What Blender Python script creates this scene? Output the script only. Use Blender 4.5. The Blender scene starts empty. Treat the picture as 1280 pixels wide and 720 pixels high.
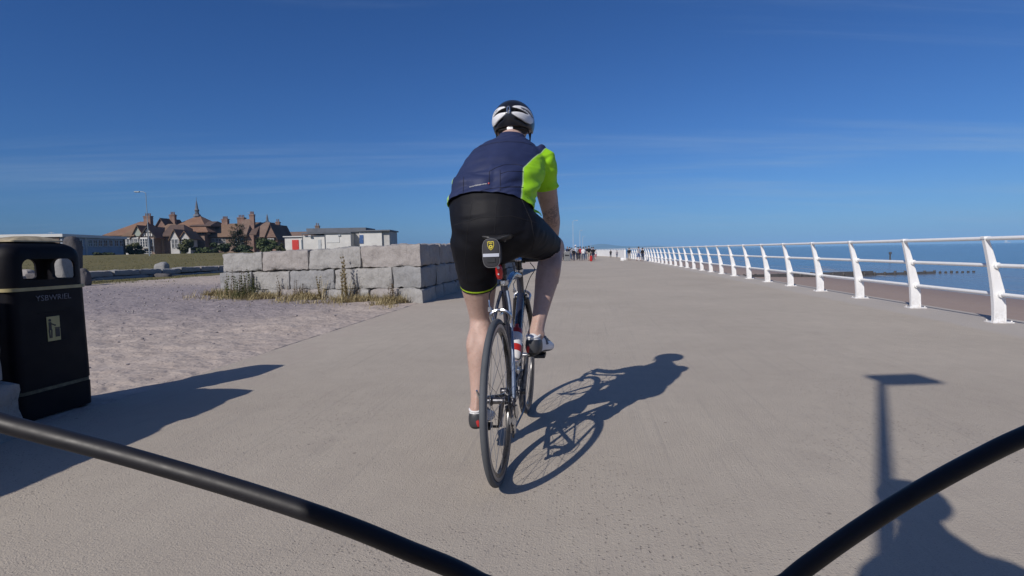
import bpy, bmesh, math, random
from math import sin, cos, pi, radians, sqrt, atan2
from mathutils import Vector, Matrix, noise
from mathutils.bvhtree import BVHTree
from mathutils.geometry import intersect_point_line
random.seed(7)
V = Vector
sc = bpy.context.scene
col = sc.collection

# ---------------------------------------------------------------- camera
F, H = 680.0, 0.95
CAMR = Matrix.Rotation(radians(90 - 3.88), 3, 'X') @ Matrix.Rotation(radians(-1.0), 3, 'Z')
cd = bpy.data.cameras.new('camera'); cam = bpy.data.objects.new('camera', cd); col.objects.link(cam)
cd.sensor_width = 36; cd.lens = 36 * F / 1280; cd.clip_start = 0.02; cd.clip_end = 40000
cam.matrix_world = Matrix.Translation((0, 0, H)) @ CAMR.to_4x4()
sc.camera = cam

def ray(px, py):
    return CAMR @ V(((px - 640) / F, -(py - 360) / F, -1))
def on_z(px, py, z=0.0):
    d = ray(px, py); k = (z - H) / d.z
    return V((0, 0, H)) + d * k
def at_y(px, py, Y):
    d = ray(px, py)
    return V((0, 0, H)) + d * (Y / d.y)

PHI = radians(7.6)                       # heading of the promenade
def PT(s, t, z=0.0):
    return V((s * cos(PHI) + t * sin(PHI), -s * sin(PHI) + t * cos(PHI), z))
def ST(p):
    return p.x * cos(PHI) - p.y * sin(PHI), p.x * sin(PHI) + p.y * cos(PHI)

# ---------------------------------------------------------------- object helpers
def tag(o, label=None, cat=None, group=None, kind=None):
    if label: o['label'] = label
    if cat: o['category'] = cat
    if group: o['group'] = group
    if kind: o['kind'] = kind
    return o
def thing(name, label, cat, loc=(0, 0, 0), rz=0.0, group=None):
    o = bpy.data.objects.new(name, None); col.objects.link(o)
    o.empty_display_size = .1
    o.location = loc; o.rotation_euler = (0, 0, rz)
    return tag(o, label, cat, group)
def link(name, me, m=None, parent=None, loc=None, rz=None):
    o = bpy.data.objects.new(name, me); col.objects.link(o)
    if m is not None and len(me.materials) == 0:
        for q in (m if isinstance(m, (list, tuple)) else [m]): me.materials.append(q)
    if parent is not None: o.parent = parent
    if loc is not None: o.location = loc
    if rz is not None: o.rotation_euler = (0, 0, rz)
    return o
def obj(name, bm, m=None, parent=None, smooth=True, loc=None, rz=None, bevel=0, angle=40):
    bmesh.ops.recalc_face_normals(bm, faces=bm.faces)
    if bevel:
        es = [e for e in bm.edges if len(e.link_faces) == 2 and e.calc_face_angle(0) > radians(35)]
        bmesh.ops.bevel(bm, geom=es, offset=bevel, segments=2, profile=.6, affect='EDGES', clamp_overlap=True)
    me = bpy.data.meshes.new(name); bm.to_mesh(me); bm.free()
    if smooth:
        me.polygons.foreach_set('use_smooth', [True] * len(me.polygons))
        me.set_sharp_from_angle(angle=radians(angle))
    return link(name, me, m, parent, loc, rz)
def copy_tree(o, parent=None):
    c = o.copy(); col.objects.link(c)
    if parent is not None: c.parent = parent
    for ch in list(o.children): copy_tree(ch, c)
    return c
def evaluated(me, mods):
    """run modifiers on a mesh and give the resulting mesh"""
    t = bpy.data.objects.new('tmp', me); col.objects.link(t)
    for typ, kw in mods:
        m = t.modifiers.new('m', typ)
        for k, v in kw.items(): setattr(m, k, v)
    dg = bpy.context.evaluated_depsgraph_get(); dg.update()
    r = bpy.data.meshes.new_from_object(t.evaluated_get(dg))
    bpy.data.objects.remove(t)
    return r
def bm_mesh(bm, name='m'):
    bmesh.ops.recalc_face_normals(bm, faces=bm.faces)
    me = bpy.data.meshes.new(name); bm.to_mesh(me); bm.free(); return me

def box(bm, c, size, rz=0.0, M=None):
    r = Matrix.Translation(c) @ Matrix.Rotation(rz, 4, 'Z') @ Matrix.Diagonal((size[0], size[1], size[2], 1))
    if M is not None: r = M @ r
    return bmesh.ops.create_cube(bm, size=1, matrix=r)['verts']
def loft(bm, rings, cap=True, closed=False):
    vs = [[bm.verts.new(p) for p in r] for r in rings]
    n = len(vs[0]); m = len(vs)
    for i in range(m if closed else m - 1):
        a, b = vs[i], vs[(i + 1) % m]
        for k in range(n):
            bm.faces.new((a[k], a[(k + 1) % n], b[(k + 1) % n], b[k]))
    if cap and not closed:
        bm.faces.new(vs[0][::-1]); bm.faces.new(vs[-1])
    return vs
def frames(pts, closed=False):
    pts = [V(p) for p in pts]; n = len(pts); T = []
    for i in range(n):
        a = pts[(i - 1) % n] if (closed or i > 0) else pts[i]
        b = pts[(i + 1) % n] if (closed or i < n - 1) else pts[i]
        T.append((b - a).normalized())
    up = V((0, 0, 1)) if abs(T[0].z) < .9 else V((1, 0, 0))
    N = [(up - T[0] * up.dot(T[0])).normalized()]
    for i in range(1, n):
        v = N[-1] - T[i] * N[-1].dot(T[i]); N.append(v.normalized())
    return pts, T, N
def tube(bm, pts, r, seg=10, closed=False, cap=True, flat=1.0):
    pts, T, N = frames(pts, closed)
    rings = []
    for i, p in enumerate(pts):
        ri = r[i] if isinstance(r, (list, tuple)) else r
        B = T[i].cross(N[i])
        rings.append([p + (N[i] * cos(2 * pi * k / seg) * flat + B * sin(2 * pi * k / seg)) * ri for k in range(seg)])
    return loft(bm, rings, cap=cap, closed=closed)
def smooth_path(pts, n=8):
    """Catmull-Rom through the points"""
    P = [V(p) for p in pts]; P = [P[0] * 2 - P[1]] + P + [P[-1] * 2 - P[-2]]
    out = []
    for i in range(1, len(P) - 2):
        a, b, c, d = P[i - 1:i + 3]
        for k in range(n):
            t = k / n
            out.append(.5 * ((2 * b) + (c - a) * t + (2 * a - 5 * b + 4 * c - d) * t * t + (3 * b - a - 3 * c + d) * t ** 3))
    out.append(P[-2]); return out
def lathe(bm, prof, axis='Z', seg=24, c=(0, 0, 0), cap=True):
    """prof: list of (r, h)"""
    c = V(c); rings = []
    for r, h in prof:
        ring = []
        for k in range(seg):
            a = 2 * pi * k / seg
            if axis == 'Z': p = V((r * cos(a), r * sin(a), h))
            elif axis == 'Y': p = V((r * cos(a), h, r * sin(a)))
            else: p = V((h, r * cos(a), r * sin(a)))
            ring.append(c + p)
        rings.append(ring)
    return loft(bm, rings, cap=cap)
def prism(bm, poly, h, M=None):
    """poly: 3D points of a planar outline, h: extrusion vector"""
    h = V(h); a = [bm.verts.new(V(p)) for p in poly]; b = [bm.verts.new(V(p) + h) for p in poly]
    n = len(poly)
    bm.faces.new(a[::-1]); bm.faces.new(b)
    for k in range(n): bm.faces.new((a[k], a[(k + 1) % n], b[(k + 1) % n], b[k]))
def fn(p, s=1.0, o=4):
    return noise.fractal(V(p) * s, 1.0, 2.0, o)
def sstep(a, b, x):
    t = max(0.0, min(1.0, (x - a) / (b - a))); return t * t * (3 - 2 * t)
def text_mesh(txt, size, extrude=.0015, shear=0.0, bold=0.0):
    cu = bpy.data.curves.new('txt', 'FONT'); cu.body = txt; cu.size = size; cu.extrude = extrude
    cu.align_x = 'CENTER'; cu.align_y = 'CENTER'; cu.shear = shear; cu.offset = bold; cu.resolution_u = 3
    t = bpy.data.objects.new('t', cu); col.objects.link(t)
    dg = bpy.context.evaluated_depsgraph_get(); dg.update()
    me = bpy.data.meshes.new_from_object(t.evaluated_get(dg)); bpy.data.objects.remove(t)
    me.materials.clear()
    return me

# ---------------------------------------------------------------- materials
class NT:
    def __init__(self, name):
        self.m = bpy.data.materials.new(name); self.m.use_nodes = True
        self.t = self.m.node_tree; self.t.nodes.clear()
        self.out = self.n('ShaderNodeOutputMaterial'); self.b = self.n('ShaderNodeBsdfPrincipled')
        self.l(self.b.outputs[0], self.out.inputs[0])
        self.co = self.n('ShaderNodeTexCoord').outputs['Object']
    def n(self, typ, **kw):
        x = self.t.nodes.new(typ)
        for k, v in kw.items(): setattr(x, k, v)
        return x
    def l(self, a, b): self.t.links.new(a, b)
    def set(self, sock, v):
        s = self.b.inputs[sock]
        if hasattr(v, 'is_output') or isinstance(v, bpy.types.NodeSocket): self.l(v, s)
        else:
            if isinstance(v, (tuple, list)) and len(v) == 3 and sock != 'Subsurface Radius': v = (*v, 1)
            s.default_value = v
    def noise(self, scale, detail=4, rough=.55, vec=None, sx=None, dist=0):
        t = self.n('ShaderNodeTexNoise'); t.inputs['Scale'].default_value = scale
        t.inputs['Detail'].default_value = detail; t.inputs['Roughness'].default_value = rough; t.inputs['Distortion'].default_value = dist
        v = vec or self.co
        if sx:
            mp = self.n('ShaderNodeMapping'); mp.inputs['Scale'].default_value = sx; self.l(v, mp.inputs[0]); v = mp.outputs[0]
        self.l(v, t.inputs['Vector']); return t.outputs['Fac']
    def voro(self, scale, feature='F1', out='Distance', sx=None, rnd=1.0):
        t = self.n('ShaderNodeTexVoronoi'); t.feature = feature; t.inputs['Scale'].default_value = scale; t.inputs['Randomness'].default_value = rnd
        v = self.co
        if sx:
            mp = self.n('ShaderNodeMapping'); mp.inputs['Scale'].default_value = sx; self.l(v, mp.inputs[0]); v = mp.outputs[0]
        self.l(v, t.inputs['Vector']); return t.outputs[out]
    def rng(self, x, a, b, c=0.0, d=1.0, smooth=False):
        t = self.n('ShaderNodeMapRange'); t.interpolation_type = 'SMOOTHSTEP' if smooth else 'LINEAR'
        self.l(x, t.inputs[0])
        for i, v in enumerate((a, b, c, d)): t.inputs[i + 1].default_value = v
        return t.outputs[0]
    def mix(self, f, a, b, blend='MIX'):
        t = self.n('ShaderNodeMix', data_type='RGBA', blend_type=blend)
        for sock, v in ((0, f), (6, a), (7, b)):
            if isinstance(v, bpy.types.NodeSocket): self.l(v, t.inputs[sock])
            else: t.inputs[sock].default_value = (*v, 1) if isinstance(v, tuple) and len(v) == 3 else v
        return t.outputs[2]
    def math(self, op, a, b=0.0, clamp=False):
        t = self.n('ShaderNodeMath', operation=op, use_clamp=clamp)
        for i, v in enumerate((a, b)):
            if isinstance(v, bpy.types.NodeSocket): self.l(v, t.inputs[i])
            else: t.inputs[i].default_value = v
        return t.outputs[0]
    def attr(self, name):
        return self.n('ShaderNodeAttribute', attribute_name=name).outputs['Fac']
    def bump(self, h, strength=.3, dist=.01, prev=None):
        t = self.n('ShaderNodeBump'); t.inputs['Strength'].default_value = strength; t.inputs['Distance'].default_value = dist
        self.l(h, t.inputs['Height'])
        if prev is not None: self.l(prev, t.inputs['Normal'])
        return t.outputs[0]
    def sep(self, which):
        t = self.n('ShaderNodeSeparateXYZ'); self.l(self.co, t.inputs[0]); return t.outputs[which]
def mat(name, c, rough=.6, metal=0.0, var=.12, vscale=8.0, bump=0.0, bscale=60.0, bdist=.004, spec=.5, coat=0.0):
    k = NT(name)
    if var:
        f = k.rng(k.noise(vscale), .3, .7, 1 - var, 1 + var)
        base = k.mix(1.0, tuple(c), f, 'MULTIPLY')
        k.set('Base Color', base)
        k.set('Roughness', k.rng(k.noise(vscale * 2.3), .3, .7, max(.03, rough - .08), min(1, rough + .08)))
    else:
        k.set('Base Color', tuple(c)); k.set('Roughness', rough)
    k.set('Metallic', metal); k.set('Specular IOR Level', spec); k.set('Coat Weight', coat)
    if bump: k.set('Normal', k.bump(k.noise(bscale), bump, bdist))
    return k.m
def panel_mat(name, cols, rough=.7, bump=.15, bscale=220, spec=.3, edge=.0015):
    """cols: [(attribute name or None, colour)...] later ones win where the attribute is above zero"""
    k = NT(name); base = cols[0][1]; base = (*base, 1)
    cur = None
    for a, c in cols[1:]:
        f = k.rng(k.attr(a), -edge, edge)
        cur = k.mix(f, cur if cur is not None else tuple(cols[0][1]), tuple(c))
    v = k.rng(k.noise(9), .3, .7, .88, 1.12)
    k.set('Base Color', k.mix(1.0, cur if cur is not None else tuple(cols[0][1]), v, 'MULTIPLY'))
    k.set('Roughness', rough); k.set('Specular IOR Level', spec)
    if bump: k.set('Normal', k.bump(k.noise(bscale), bump, .001))
    return k.m
def put_attr(me, name, f):
    a = me.attributes.new(name, 'FLOAT', 'POINT')
    a.data.foreach_set('value', [f(v.co) for v in me.vertices])

M = {}
M['white_paint'] = mat('white_paint', (.78, .78, .77), .42, var=.07, vscale=5, bump=.1, bscale=30)
k_ = NT('rail_paint'); r1 = k_.noise(7, 6, .75); r2 = k_.noise(38, 3, .6)
spot = k_.math('MULTIPLY', k_.rng(r1, .58, .68), k_.rng(r2, .5, .62))
dirt = k_.rng(k_.noise(1, 5, .7, sx=(14, 14, 2)), .5, .8, 0, .28)
foot = k_.math('MULTIPLY', k_.rng(k_.sep(2), .0, .22, 1, 0), k_.rng(r2, .42, .62))
dirt = k_.math('MAXIMUM', dirt, k_.math('MULTIPLY', foot, .75))
k_.set('Base Color', k_.mix(k_.math('MULTIPLY', spot, .7), k_.mix(dirt, (.80, .80, .79), (.55, .52, .48)), (.30, .17, .09))); k_.set('Roughness', .45); k_.set('Normal', k_.bump(r2, .2, .002)); M['rail_paint'] = k_.m
M['black_rubber'] = mat('black_rubber', (.022, .024, .028), .75, var=.2, bump=.2, bscale=300, bdist=.001)
M['black_plastic'] = mat('black_plastic', (.016, .016, .019), .45, var=.15, bump=.12, bscale=160, bdist=.001)
M['bin_plastic'] = mat('bin_plastic', (.0035, .0035, .0065), .55, var=.3, vscale=5, bump=.15, bscale=120, bdist=.001, spec=.18)
M['black_paint'] = mat('black_paint', (.012, .012, .016), .25, var=.1, coat=.3)
M['silver'] = mat('silver', (.62, .63, .65), .28, metal=1.0, var=.12, vscale=30)
M['dark_steel'] = mat('dark_steel', (.16, .16, .17), .38, metal=1.0, var=.3, vscale=60)
M['gold_band'] = mat('gold_band', (.34, .29, .15), .5, var=.2, vscale=14)
M['cable'] = mat('cable', (.010, .010, .014), .52, var=.15, vscale=60, bump=.1, bscale=400, bdist=.0003)
M['red_lens'] = mat('red_lens', (.5, .02, .018), .18, var=.1, coat=.5)
M['galv'] = mat('galvanised', (.52, .54, .55), .45, metal=.6, var=.12)
# ---------------------------------------------------------------- light
SUN_EL, SUN_AZ = radians(36), atan2(.60, .80)    # heading of the light
sd = bpy.data.lights.new('sun', 'SUN'); sun = bpy.data.objects.new('sun', sd); col.objects.link(sun)
sd.energy = 4.1; sd.angle = radians(.53); sd.color = (1.0, .935, .865)
LD = V((sin(SUN_AZ) * cos(SUN_EL), cos(SUN_AZ) * cos(SUN_EL), -sin(SUN_EL)))
sun.rotation_euler = LD.to_track_quat('-Z', 'Y').to_euler()
sun.location = (-20, -25, 30)
w = bpy.data.worlds.new('World'); sc.world = w; w.use_nodes = True
wt = w.node_tree; wt.nodes.clear()
def wn(t, **k):
    x = wt.nodes.new(t)
    for a, b in k.items(): setattr(x, a, b)
    return x
sky = wn('ShaderNodeTexSky', sky_type='NISHITA'); sky.sun_disc = False
sky.sun_elevation = SUN_EL; sky.sun_rotation = SUN_AZ + pi     # the sun stands opposite to where its light goes
sky.altitude = 0; sky.air_density = .9; sky.dust_density = .25; sky.ozone_density = 3.2
hs = wn('ShaderNodeHueSaturation'); hs.inputs['Saturation'].default_value = 1.1; hs.inputs['Value'].default_value = 1.0
wt.links.new(sky.outputs[0], hs.inputs['Color'])
tint = wn('ShaderNodeMix', data_type='RGBA', blend_type='MULTIPLY'); tint.inputs[0].default_value = 1
wt.links.new(hs.outputs[0], tint.inputs[6]); tint.inputs[7].default_value = (.345, .605, 1.0, 1)   # the deep blue of this camera
# thin high cirrus: a cloud sheet looked up by direction
tc = wn('ShaderNodeTexCoord'); sx = wn('ShaderNodeSeparateXYZ'); wt.links.new(tc.outputs['Generated'], sx.inputs[0])
def wm(op, a, b=0.0, clamp=False):
    x = wn('ShaderNodeMath', operation=op, use_clamp=clamp)
    for i, v in enumerate((a, b)):
        if isinstance(v, bpy.types.NodeSocket): wt.links.new(v, x.inputs[i])
        else: x.inputs[i].default_value = v
    return x.outputs[0]
zz = wm('MAXIMUM', wm('ADD', sx.outputs[2], .06), .03)
cx = wn('ShaderNodeCombineXYZ'); wt.links.new(wm('DIVIDE', sx.outputs[0], zz), cx.inputs[0]); wt.links.new(wm('DIVIDE', sx.outputs[1], zz), cx.inputs[1])
mp = wn('ShaderNodeMapping'); mp.inputs['Scale'].default_value = (.16, .75, 1); mp.inputs['Rotation'].default_value = (0, 0, radians(12)); mp.inputs['Location'].default_value = (3.1, 1.7, 0)
wt.links.new(cx.outputs[0], mp.inputs[0])
nz = wn('ShaderNodeTexNoise'); nz.inputs['Scale'].default_value = 1.0; nz.inputs['Detail'].default_value = 7; nz.inputs['Roughness'].default_value = .62; nz.inputs['Distortion'].default_value = .6
wt.links.new(mp.outputs[0], nz.inputs['Vector'])
mr = wn('ShaderNodeMapRange'); mr.interpolation_type = 'SMOOTHSTEP'; wt.links.new(nz.outputs['Fac'], mr.inputs[0])
for i, v in enumerate((.46, .76, 0, .42)): mr.inputs[i + 1].default_value = v
# pale glow of the air round the sun (behind the camera)
vn = wn('ShaderNodeVectorMath', operation='NORMALIZE'); wt.links.new(tc.outputs['Generated'], vn.inputs[0])
dt = wn('ShaderNodeVectorMath', operation='DOT_PRODUCT'); wt.links.new(vn.outputs[0], dt.inputs[0]); dt.inputs[1].default_value = tuple(-LD)
gl = wm('POWER', wm('MAXIMUM', dt.outputs['Value'], 0.0), 7.0)
glow = wn('ShaderNodeMix', data_type='RGBA', blend_type='ADD'); wt.links.new(gl, glow.inputs[0]); wt.links.new(tint.outputs[2], glow.inputs[6]); glow.inputs[7].default_value = (3.6, 3.1, 2.2, 1)
mx = wn('ShaderNodeMix', data_type='RGBA'); wt.links.new(mr.outputs[0], mx.inputs[0]); wt.links.new(glow.outputs[2], mx.inputs[6])
mx.inputs[7].default_value = (4.2, 5.6, 7.4, 1)
bg = wn('ShaderNodeBackground'); bg.inputs[1].default_value = .08
wt.links.new(mx.outputs[2], bg.inputs[0])
wo = wn('ShaderNodeOutputWorld'); wt.links.new(bg.outputs[0], wo.inputs[0])
vs_ = sc.view_settings; vs_.view_transform = 'Standard'; vs_.look = 'None'; vs_.exposure = 0; vs_.gamma = 1; vs_.use_curve_mapping = False
sc.render.engine = 'CYCLES'; sc.cycles.use_denoising = True
sc.cycles.max_bounces = 6; sc.cycles.volume_bounces = 0; sc.cycles.transparent_max_bounces = 12

# ---------------------------------------------------------------- ground
def hgt(s, t):
    if s > 5.0:
        z = -1.2 - .031 * (s - 5.2)
        if s > 40: z = max(z, -4)
    elif s > -3.09:
        z = -.3
    else:
        k = sstep(-20.4, -34, s)
        lawn = .28 + k * min(1.15, max(.1, .4 + .028 * (t - 44)))
        z = .0
        if s < -20.6: z = lawn
        elif s < -19.5: z = .02
        if t > 90: z -= .6 * sstep(170, 400, t) * (1 if s < -20 else 0)
    f = sstep(110, 150, t) * sstep(-45, -25, s)
    z = z * (1 - f) - 3 * f
    return z
def sand_relief(s, t):
    if s > -3.09 or s < -19 or t > 30 or t < -6: return 0.0
    a = fn((s, t, 0), .9, 3) * .03 + fn((s, t, 3), 3.1, 3) * .018
    # trodden hollows
    d = noise.voronoi(V((s * 2.9, t * 2.9, 0)))[0][0]
    a += .015 * fn((s, t, 7), 5.5, 3)
    a -= .07 * max(0, .40 - d) * (1 if noise.noise(V((s * .6, t * .6, 9))) > -.15 else .3) * sstep(15, 9, t)
    e = sstep(-3.08, -3.6, s)
    return (a + .008) * e + (.002 + .012 * noise.noise(V((s, t * 3, 1)))) * (1 - e) * sstep(3.5, 5.5, t) - .012 * (1 - e) * sstep(5.5, 3.5, t) - .02 * e * sstep(5, 3.5, t) + .03 * sstep(-3.4, -4.2, s) * sstep(4.0, 2.0, t) * 0
def spread(spec):
    out = []
    for a, b, st in spec:
        n = max(1, round((b - a) / st)); out += [a + (b - a) * i / n for i in range(n)]
    return out + [spec[-1][1]]
SS = spread([(-9000, -1000, 2000), (-1000, -200, 200), (-200, -60, 20), (-60, -20.9, 2.5), (-20.9, -19.5, .1), (-19.5, -12, .3), (-12, -3.2, .075), (-3.2, -3.0, .025), (-3.0, 5.0, 2), (5.0, 5.1, .05), (5.1, 30, 2), (30, 130, 20), (130, 900, 250), (900, 9000, 2700)])
TT = spread([(-3000, -300, 900), (-300, -20, 40), (-20, 0, 2), (0, 1.8, .3), (1.8, 13, .075), (13, 24, .2), (24, 150, 3), (150, 500, 50), (500, 11000, 2100)])
me = bpy.data.meshes.new('ground')
vv = [(s, t, hgt(s, t) + sand_relief(s, t)) for t in TT for s in SS]
n = len(SS)
ff = [(j * n + i, j * n + i + 1, (j + 1) * n + i + 1, (j + 1) * n + i) for j in range(len(TT) - 1) for i in range(n - 1)]
me.from_pydata(vv, [], ff); me.polygons.foreach_set('use_smooth', [True] * len(ff))
def grass_f(co):
    s, t = co.x, co.y
    g = sstep(-20.35, -20.8, s)
    return max(g, .55 * sstep(-20.0, -18.6, s) * 0 + .8 * sstep(-16.2, -19.2, s + .6 * fn((s, t, 0), .5, 3)) * sstep(10, 14, t))
put_attr(me, 'lawn', grass_f)
put_attr(me, 'wet', lambda c: sstep(15.5, 19.0, c.x + .8 * fn((c.x, c.y, 2), .1, 2)))
put_attr(me, 'shingle', lambda c: sstep(5.2, 9.5, c.y) * sstep(-3.6, -5.5, c.x) * sstep(19, 14, c.y) if -20 < c.x < -3 else 0.0)
k = NT('ground_sand')
n1 = k.noise(3.2, 5); n2 = k.noise(38, 4, .7); n3 = k.noise(.35, 3)
sand = k.mix(k.rng(n1, .3, .72), (.37, .31, .268), (.46, .395, .345))
sand = k.mix(k.rng(n2, .60, .80, 0, .3), sand, (.27, .22, .2))
peb = k.voro(26, out='Color'); pd = k.voro(26)
sepc = k.n('ShaderNodeSeparateColor'); k.l(peb, sepc.inputs[0])
pm = k.math('MULTIPLY', k.rng(pd, .36, .28), k.rng(sepc.outputs[0], .45, .5))
peb_c = k.mix(sepc.outputs[1], (.16, .15, .19), (.46, .42, .43))
sh = k.attr('shingle')
sand = k.mix(k.math('MULTIPLY', sh, .8), sand, (.225, .20, .215))
sand = k.mix(k.math('MULTIPLY', pm, k.rng(sh, 0, 1, .03, .9)), sand, peb_c)
gr = k.mix(k.rng(k.noise(.5, 6, .7), .35, .65), (.085, .085, .026), (.15, .125, .05))
gr = k.mix(k.rng(k.noise(26, 3, .7, sx=(1, .25, 1)), .45, .75), gr, (.2, .17, .085))
lm = k.math('ADD', k.attr('lawn'), k.rng(k.noise(1.6, 5, .7), .3, .7, -.35, .35))
c = k.mix(k.rng(lm, .35, .6), sand, gr)
c = k.mix(k.math('MULTIPLY', k.attr('wet'), .45), c, (.15, .115, .10))
beach = k.rng(k.sep(0), 4.8, 5.3)
k.set('Base Color', k.mix(k.math('MULTIPLY', beach, .6), c, (.27, .19, .155)))
k.set('Roughness', k.rng(k.attr('wet'), 0, 1, .95, .6)); k.set('Specular IOR Level', .25)
b0 = k.bump(k.noise(6, 2, .5), .6, .07); b1 = k.bump(k.noise(15, 2, .5), .3, .03, b0); b2 = k.bump(pm, .5, .012, b1); b3 = k.bump(n2, .3, .004, b2)
k.set('Normal', b3)
ground = link('ground', me, k.m); ground.rotation_euler = (0, 0, -PHI); tag(ground, kind='structure')

# ---------------------------------------------------------------- promenade
RAIL = [(4.9, t) for t in (-120, -60, -30, -14, -6, 0, 6, 12, 18, 24, 30, 36, 42, 47)]
far = [(12.5, 60), (13.2, 70), (13.25, 80), (12.3, 92), (9.5, 106), (4.0, 122), (-4, 138)]
RAIL += [ST(V((a, b, 0))) for a, b in far]
bm = bmesh.new()
def off(poly, d):
    out = []
    for i, p in enumerate(poly):
        a = V(poly[max(0, i - 1)]); b = V(poly[min(len(poly) - 1, i + 1)]); t = (b - a).normalized()
        out.append((p[0] + t.y * d, p[1] - t.x * d))
    return out
RP = [tuple(v[:2]) for v in smooth_path([(a, b, 0) for a, b in RAIL], 4)]
right = off(RP, .36); left = off(RP, -8.0)
left = [(-3.1, t) if t < 44 else (x, t) for x, t in left]
rows = []
for (lx, ly), (rx, ry) in zip(left, right):
    rows.append([bm.verts.new(p) for p in ((lx, ly, -.4), (lx, ly, 0), (rx, ry, 0), (rx, ry, -2.6))])
for a, b in zip(rows, rows[1:]):
    for q in range(3): bm.faces.new((a[q], a[q + 1], b[q + 1], b[q]))
k = NT('promenade_concrete')
big = k.noise(.45, 5, .6); mid = k.noise(5, 5, .65); fine = k.noise(150, 3, .75)
str_ = k.noise(1, 4, .6, sx=(34, .5, 1)); str2 = k.noise(1, 3, .6, sx=(90, 1.1, 1))
c = k.mix(k.rng(big, .3, .7), (.415, .366, .303), (.49, .436, .360))
c = k.mix(k.rng(mid, .35, .7, 0, .35), c, (.35, .304, .258))
c = k.mix(k.rng(fine, .56, .75, 0, .75), c, (.195, .172, .155))
c = k.mix(k.rng(str_, .55, .72, 0, .28), c, (.275, .25, .228))
pits = k.voro(75, out='Distance'); pc = k.voro(75, out='Color'); s2 = k.n('ShaderNodeSeparateColor'); k.l(pc, s2.inputs[0])
pit = k.math('MULTIPLY', k.rng(pits, .34, .22), k.rng(s2.outputs[0], .70, .74))
pit = k.math('MULTIPLY', pit, k.rng(k.noise(.8, 3), .42, .6))
c = k.mix(k.math('MULTIPLY', pit, .45), c, (.16, .135, .125))
blot = k.rng(k.noise(1.3, 5, .7, dist=.6), .60, .72)
c = k.mix(k.math('MULTIPLY', blot, .22), c, (.24, .21, .19))
gum = k.math('MULTIPLY', k.rng(k.voro(3.1), .035, .022), .55)
c = k.mix(gum, c, (.12, .105, .1))
drift = k.math('MULTIPLY', k.rng(k.math('ADD', k.sep(0), k.rng(k.noise(1.1, 5, .65), .3, .7, -.5, .5)), -2.95, -2.3, 1, 0), k.rng(k.noise(9, 5, .7), .4, .62))
c = k.mix(k.math('MULTIPLY', drift, .6), c, (.42, .35, .30))
edge = k.rng(k.math('ADD', k.sep(0), k.rng(k.noise(2, 4), .3, .7, -.06, .06)), 4.25, 4.4)
c = k.mix(k.math('MULTIPLY', edge, .6), c, (.44, .41, .38))
k.set('Base Color', c); k.set('Roughness', .9); k.set('Specular IOR Level', .25)
h1 = k.bump(fine, .75, .006); h2 = k.bump(str2, .35, .004, h1); h3 = k.bump(pit, .8, -.006, h2)
h4 = k.bump(k.noise(55, 3, .6), .35, .006, h3)
k.set('Normal', h4)
prom = obj('promenade', bm, k.m, smooth=False); prom.rotation_euler = (0, 0, -PHI); tag(prom, kind='structure')

# ---------------------------------------------------------------- sea
bm = bmesh.new()
xs = [9, 14, 20, 26, 40, 80, 300, 1200, 4000, 9500]; ts = [-1500, -100, 0, 30, 80, 160, 400, 1500, 5000, 11000]
g = [[bm.verts.new((x, t, -1.65)) for x in xs] for t in ts]
for j in range(len(ts) - 1):
    for i in range(len(xs) - 1): bm.faces.new((g[j][i], g[j][i + 1], g[j + 1][i + 1], g[j + 1][i]))
far_l = [bm.verts.new((x, t, -1.65)) for x, t in ((-5000, 140), (9, 140), (9, 11000), (-5000, 11000))]
bm.faces.new([bm.verts.new((x, t, -1.652)) for x, t in ((-5000, 135), (9, 135), (9, 11000), (-5000, 11000))])
for v in far_l: bm.verts.remove(v)
k = NT('sea_water')
sx_ = k.sep(0)
rip = k.noise(1, 5, .6, sx=(.9, .22, 1)); rip2 = k.noise(1, 4, .65, sx=(4, 1.2, 1)); sw = k.noise(1, 3, .5, sx=(.16, .03, 1))
foamline = k.noise(1, 5, .6, sx=(.55, .05, 1), dist=.4)
near = k.rng(sx_, 21, 33, 1, 0)
foam = k.math('MULTIPLY', k.rng(foamline, .56, .64), near)
lip = k.math('MULTIPLY', k.rng(k.math('ADD', sx_, k.rng(k.noise(1, 4, .6, sx=(.1, .12, 1)), .3, .7, -1.2, 1.2)), 20.2, 21.0, 1, 0), k.rng(rip2, .35, .6))
foam = k.math('MAXIMUM', foam, k.math('MULTIPLY', lip, .8))
c = k.mix(k.rng(sx_, 20, 60), (.15, .165, .19), (.095, .18, .26))
c = k.mix(k.rng(sw, .4, .65), c, (.07, .145, .22))
k.set('Base Color', k.mix(k.math('MULTIPLY', foam, .7), c, (.62, .64, .66)))
k.set('Roughness', k.rng(foam, 0, 1, .22, .8)); k.set('IOR', 1.33)
k.set('Normal', k.bump(rip2, .22, .05, k.bump(rip, .3, .2)))
sea = obj('sea', bm, k.m, smooth=False); sea.rotation_euler = (0, 0, -PHI); tag(sea, kind='structure')

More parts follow.
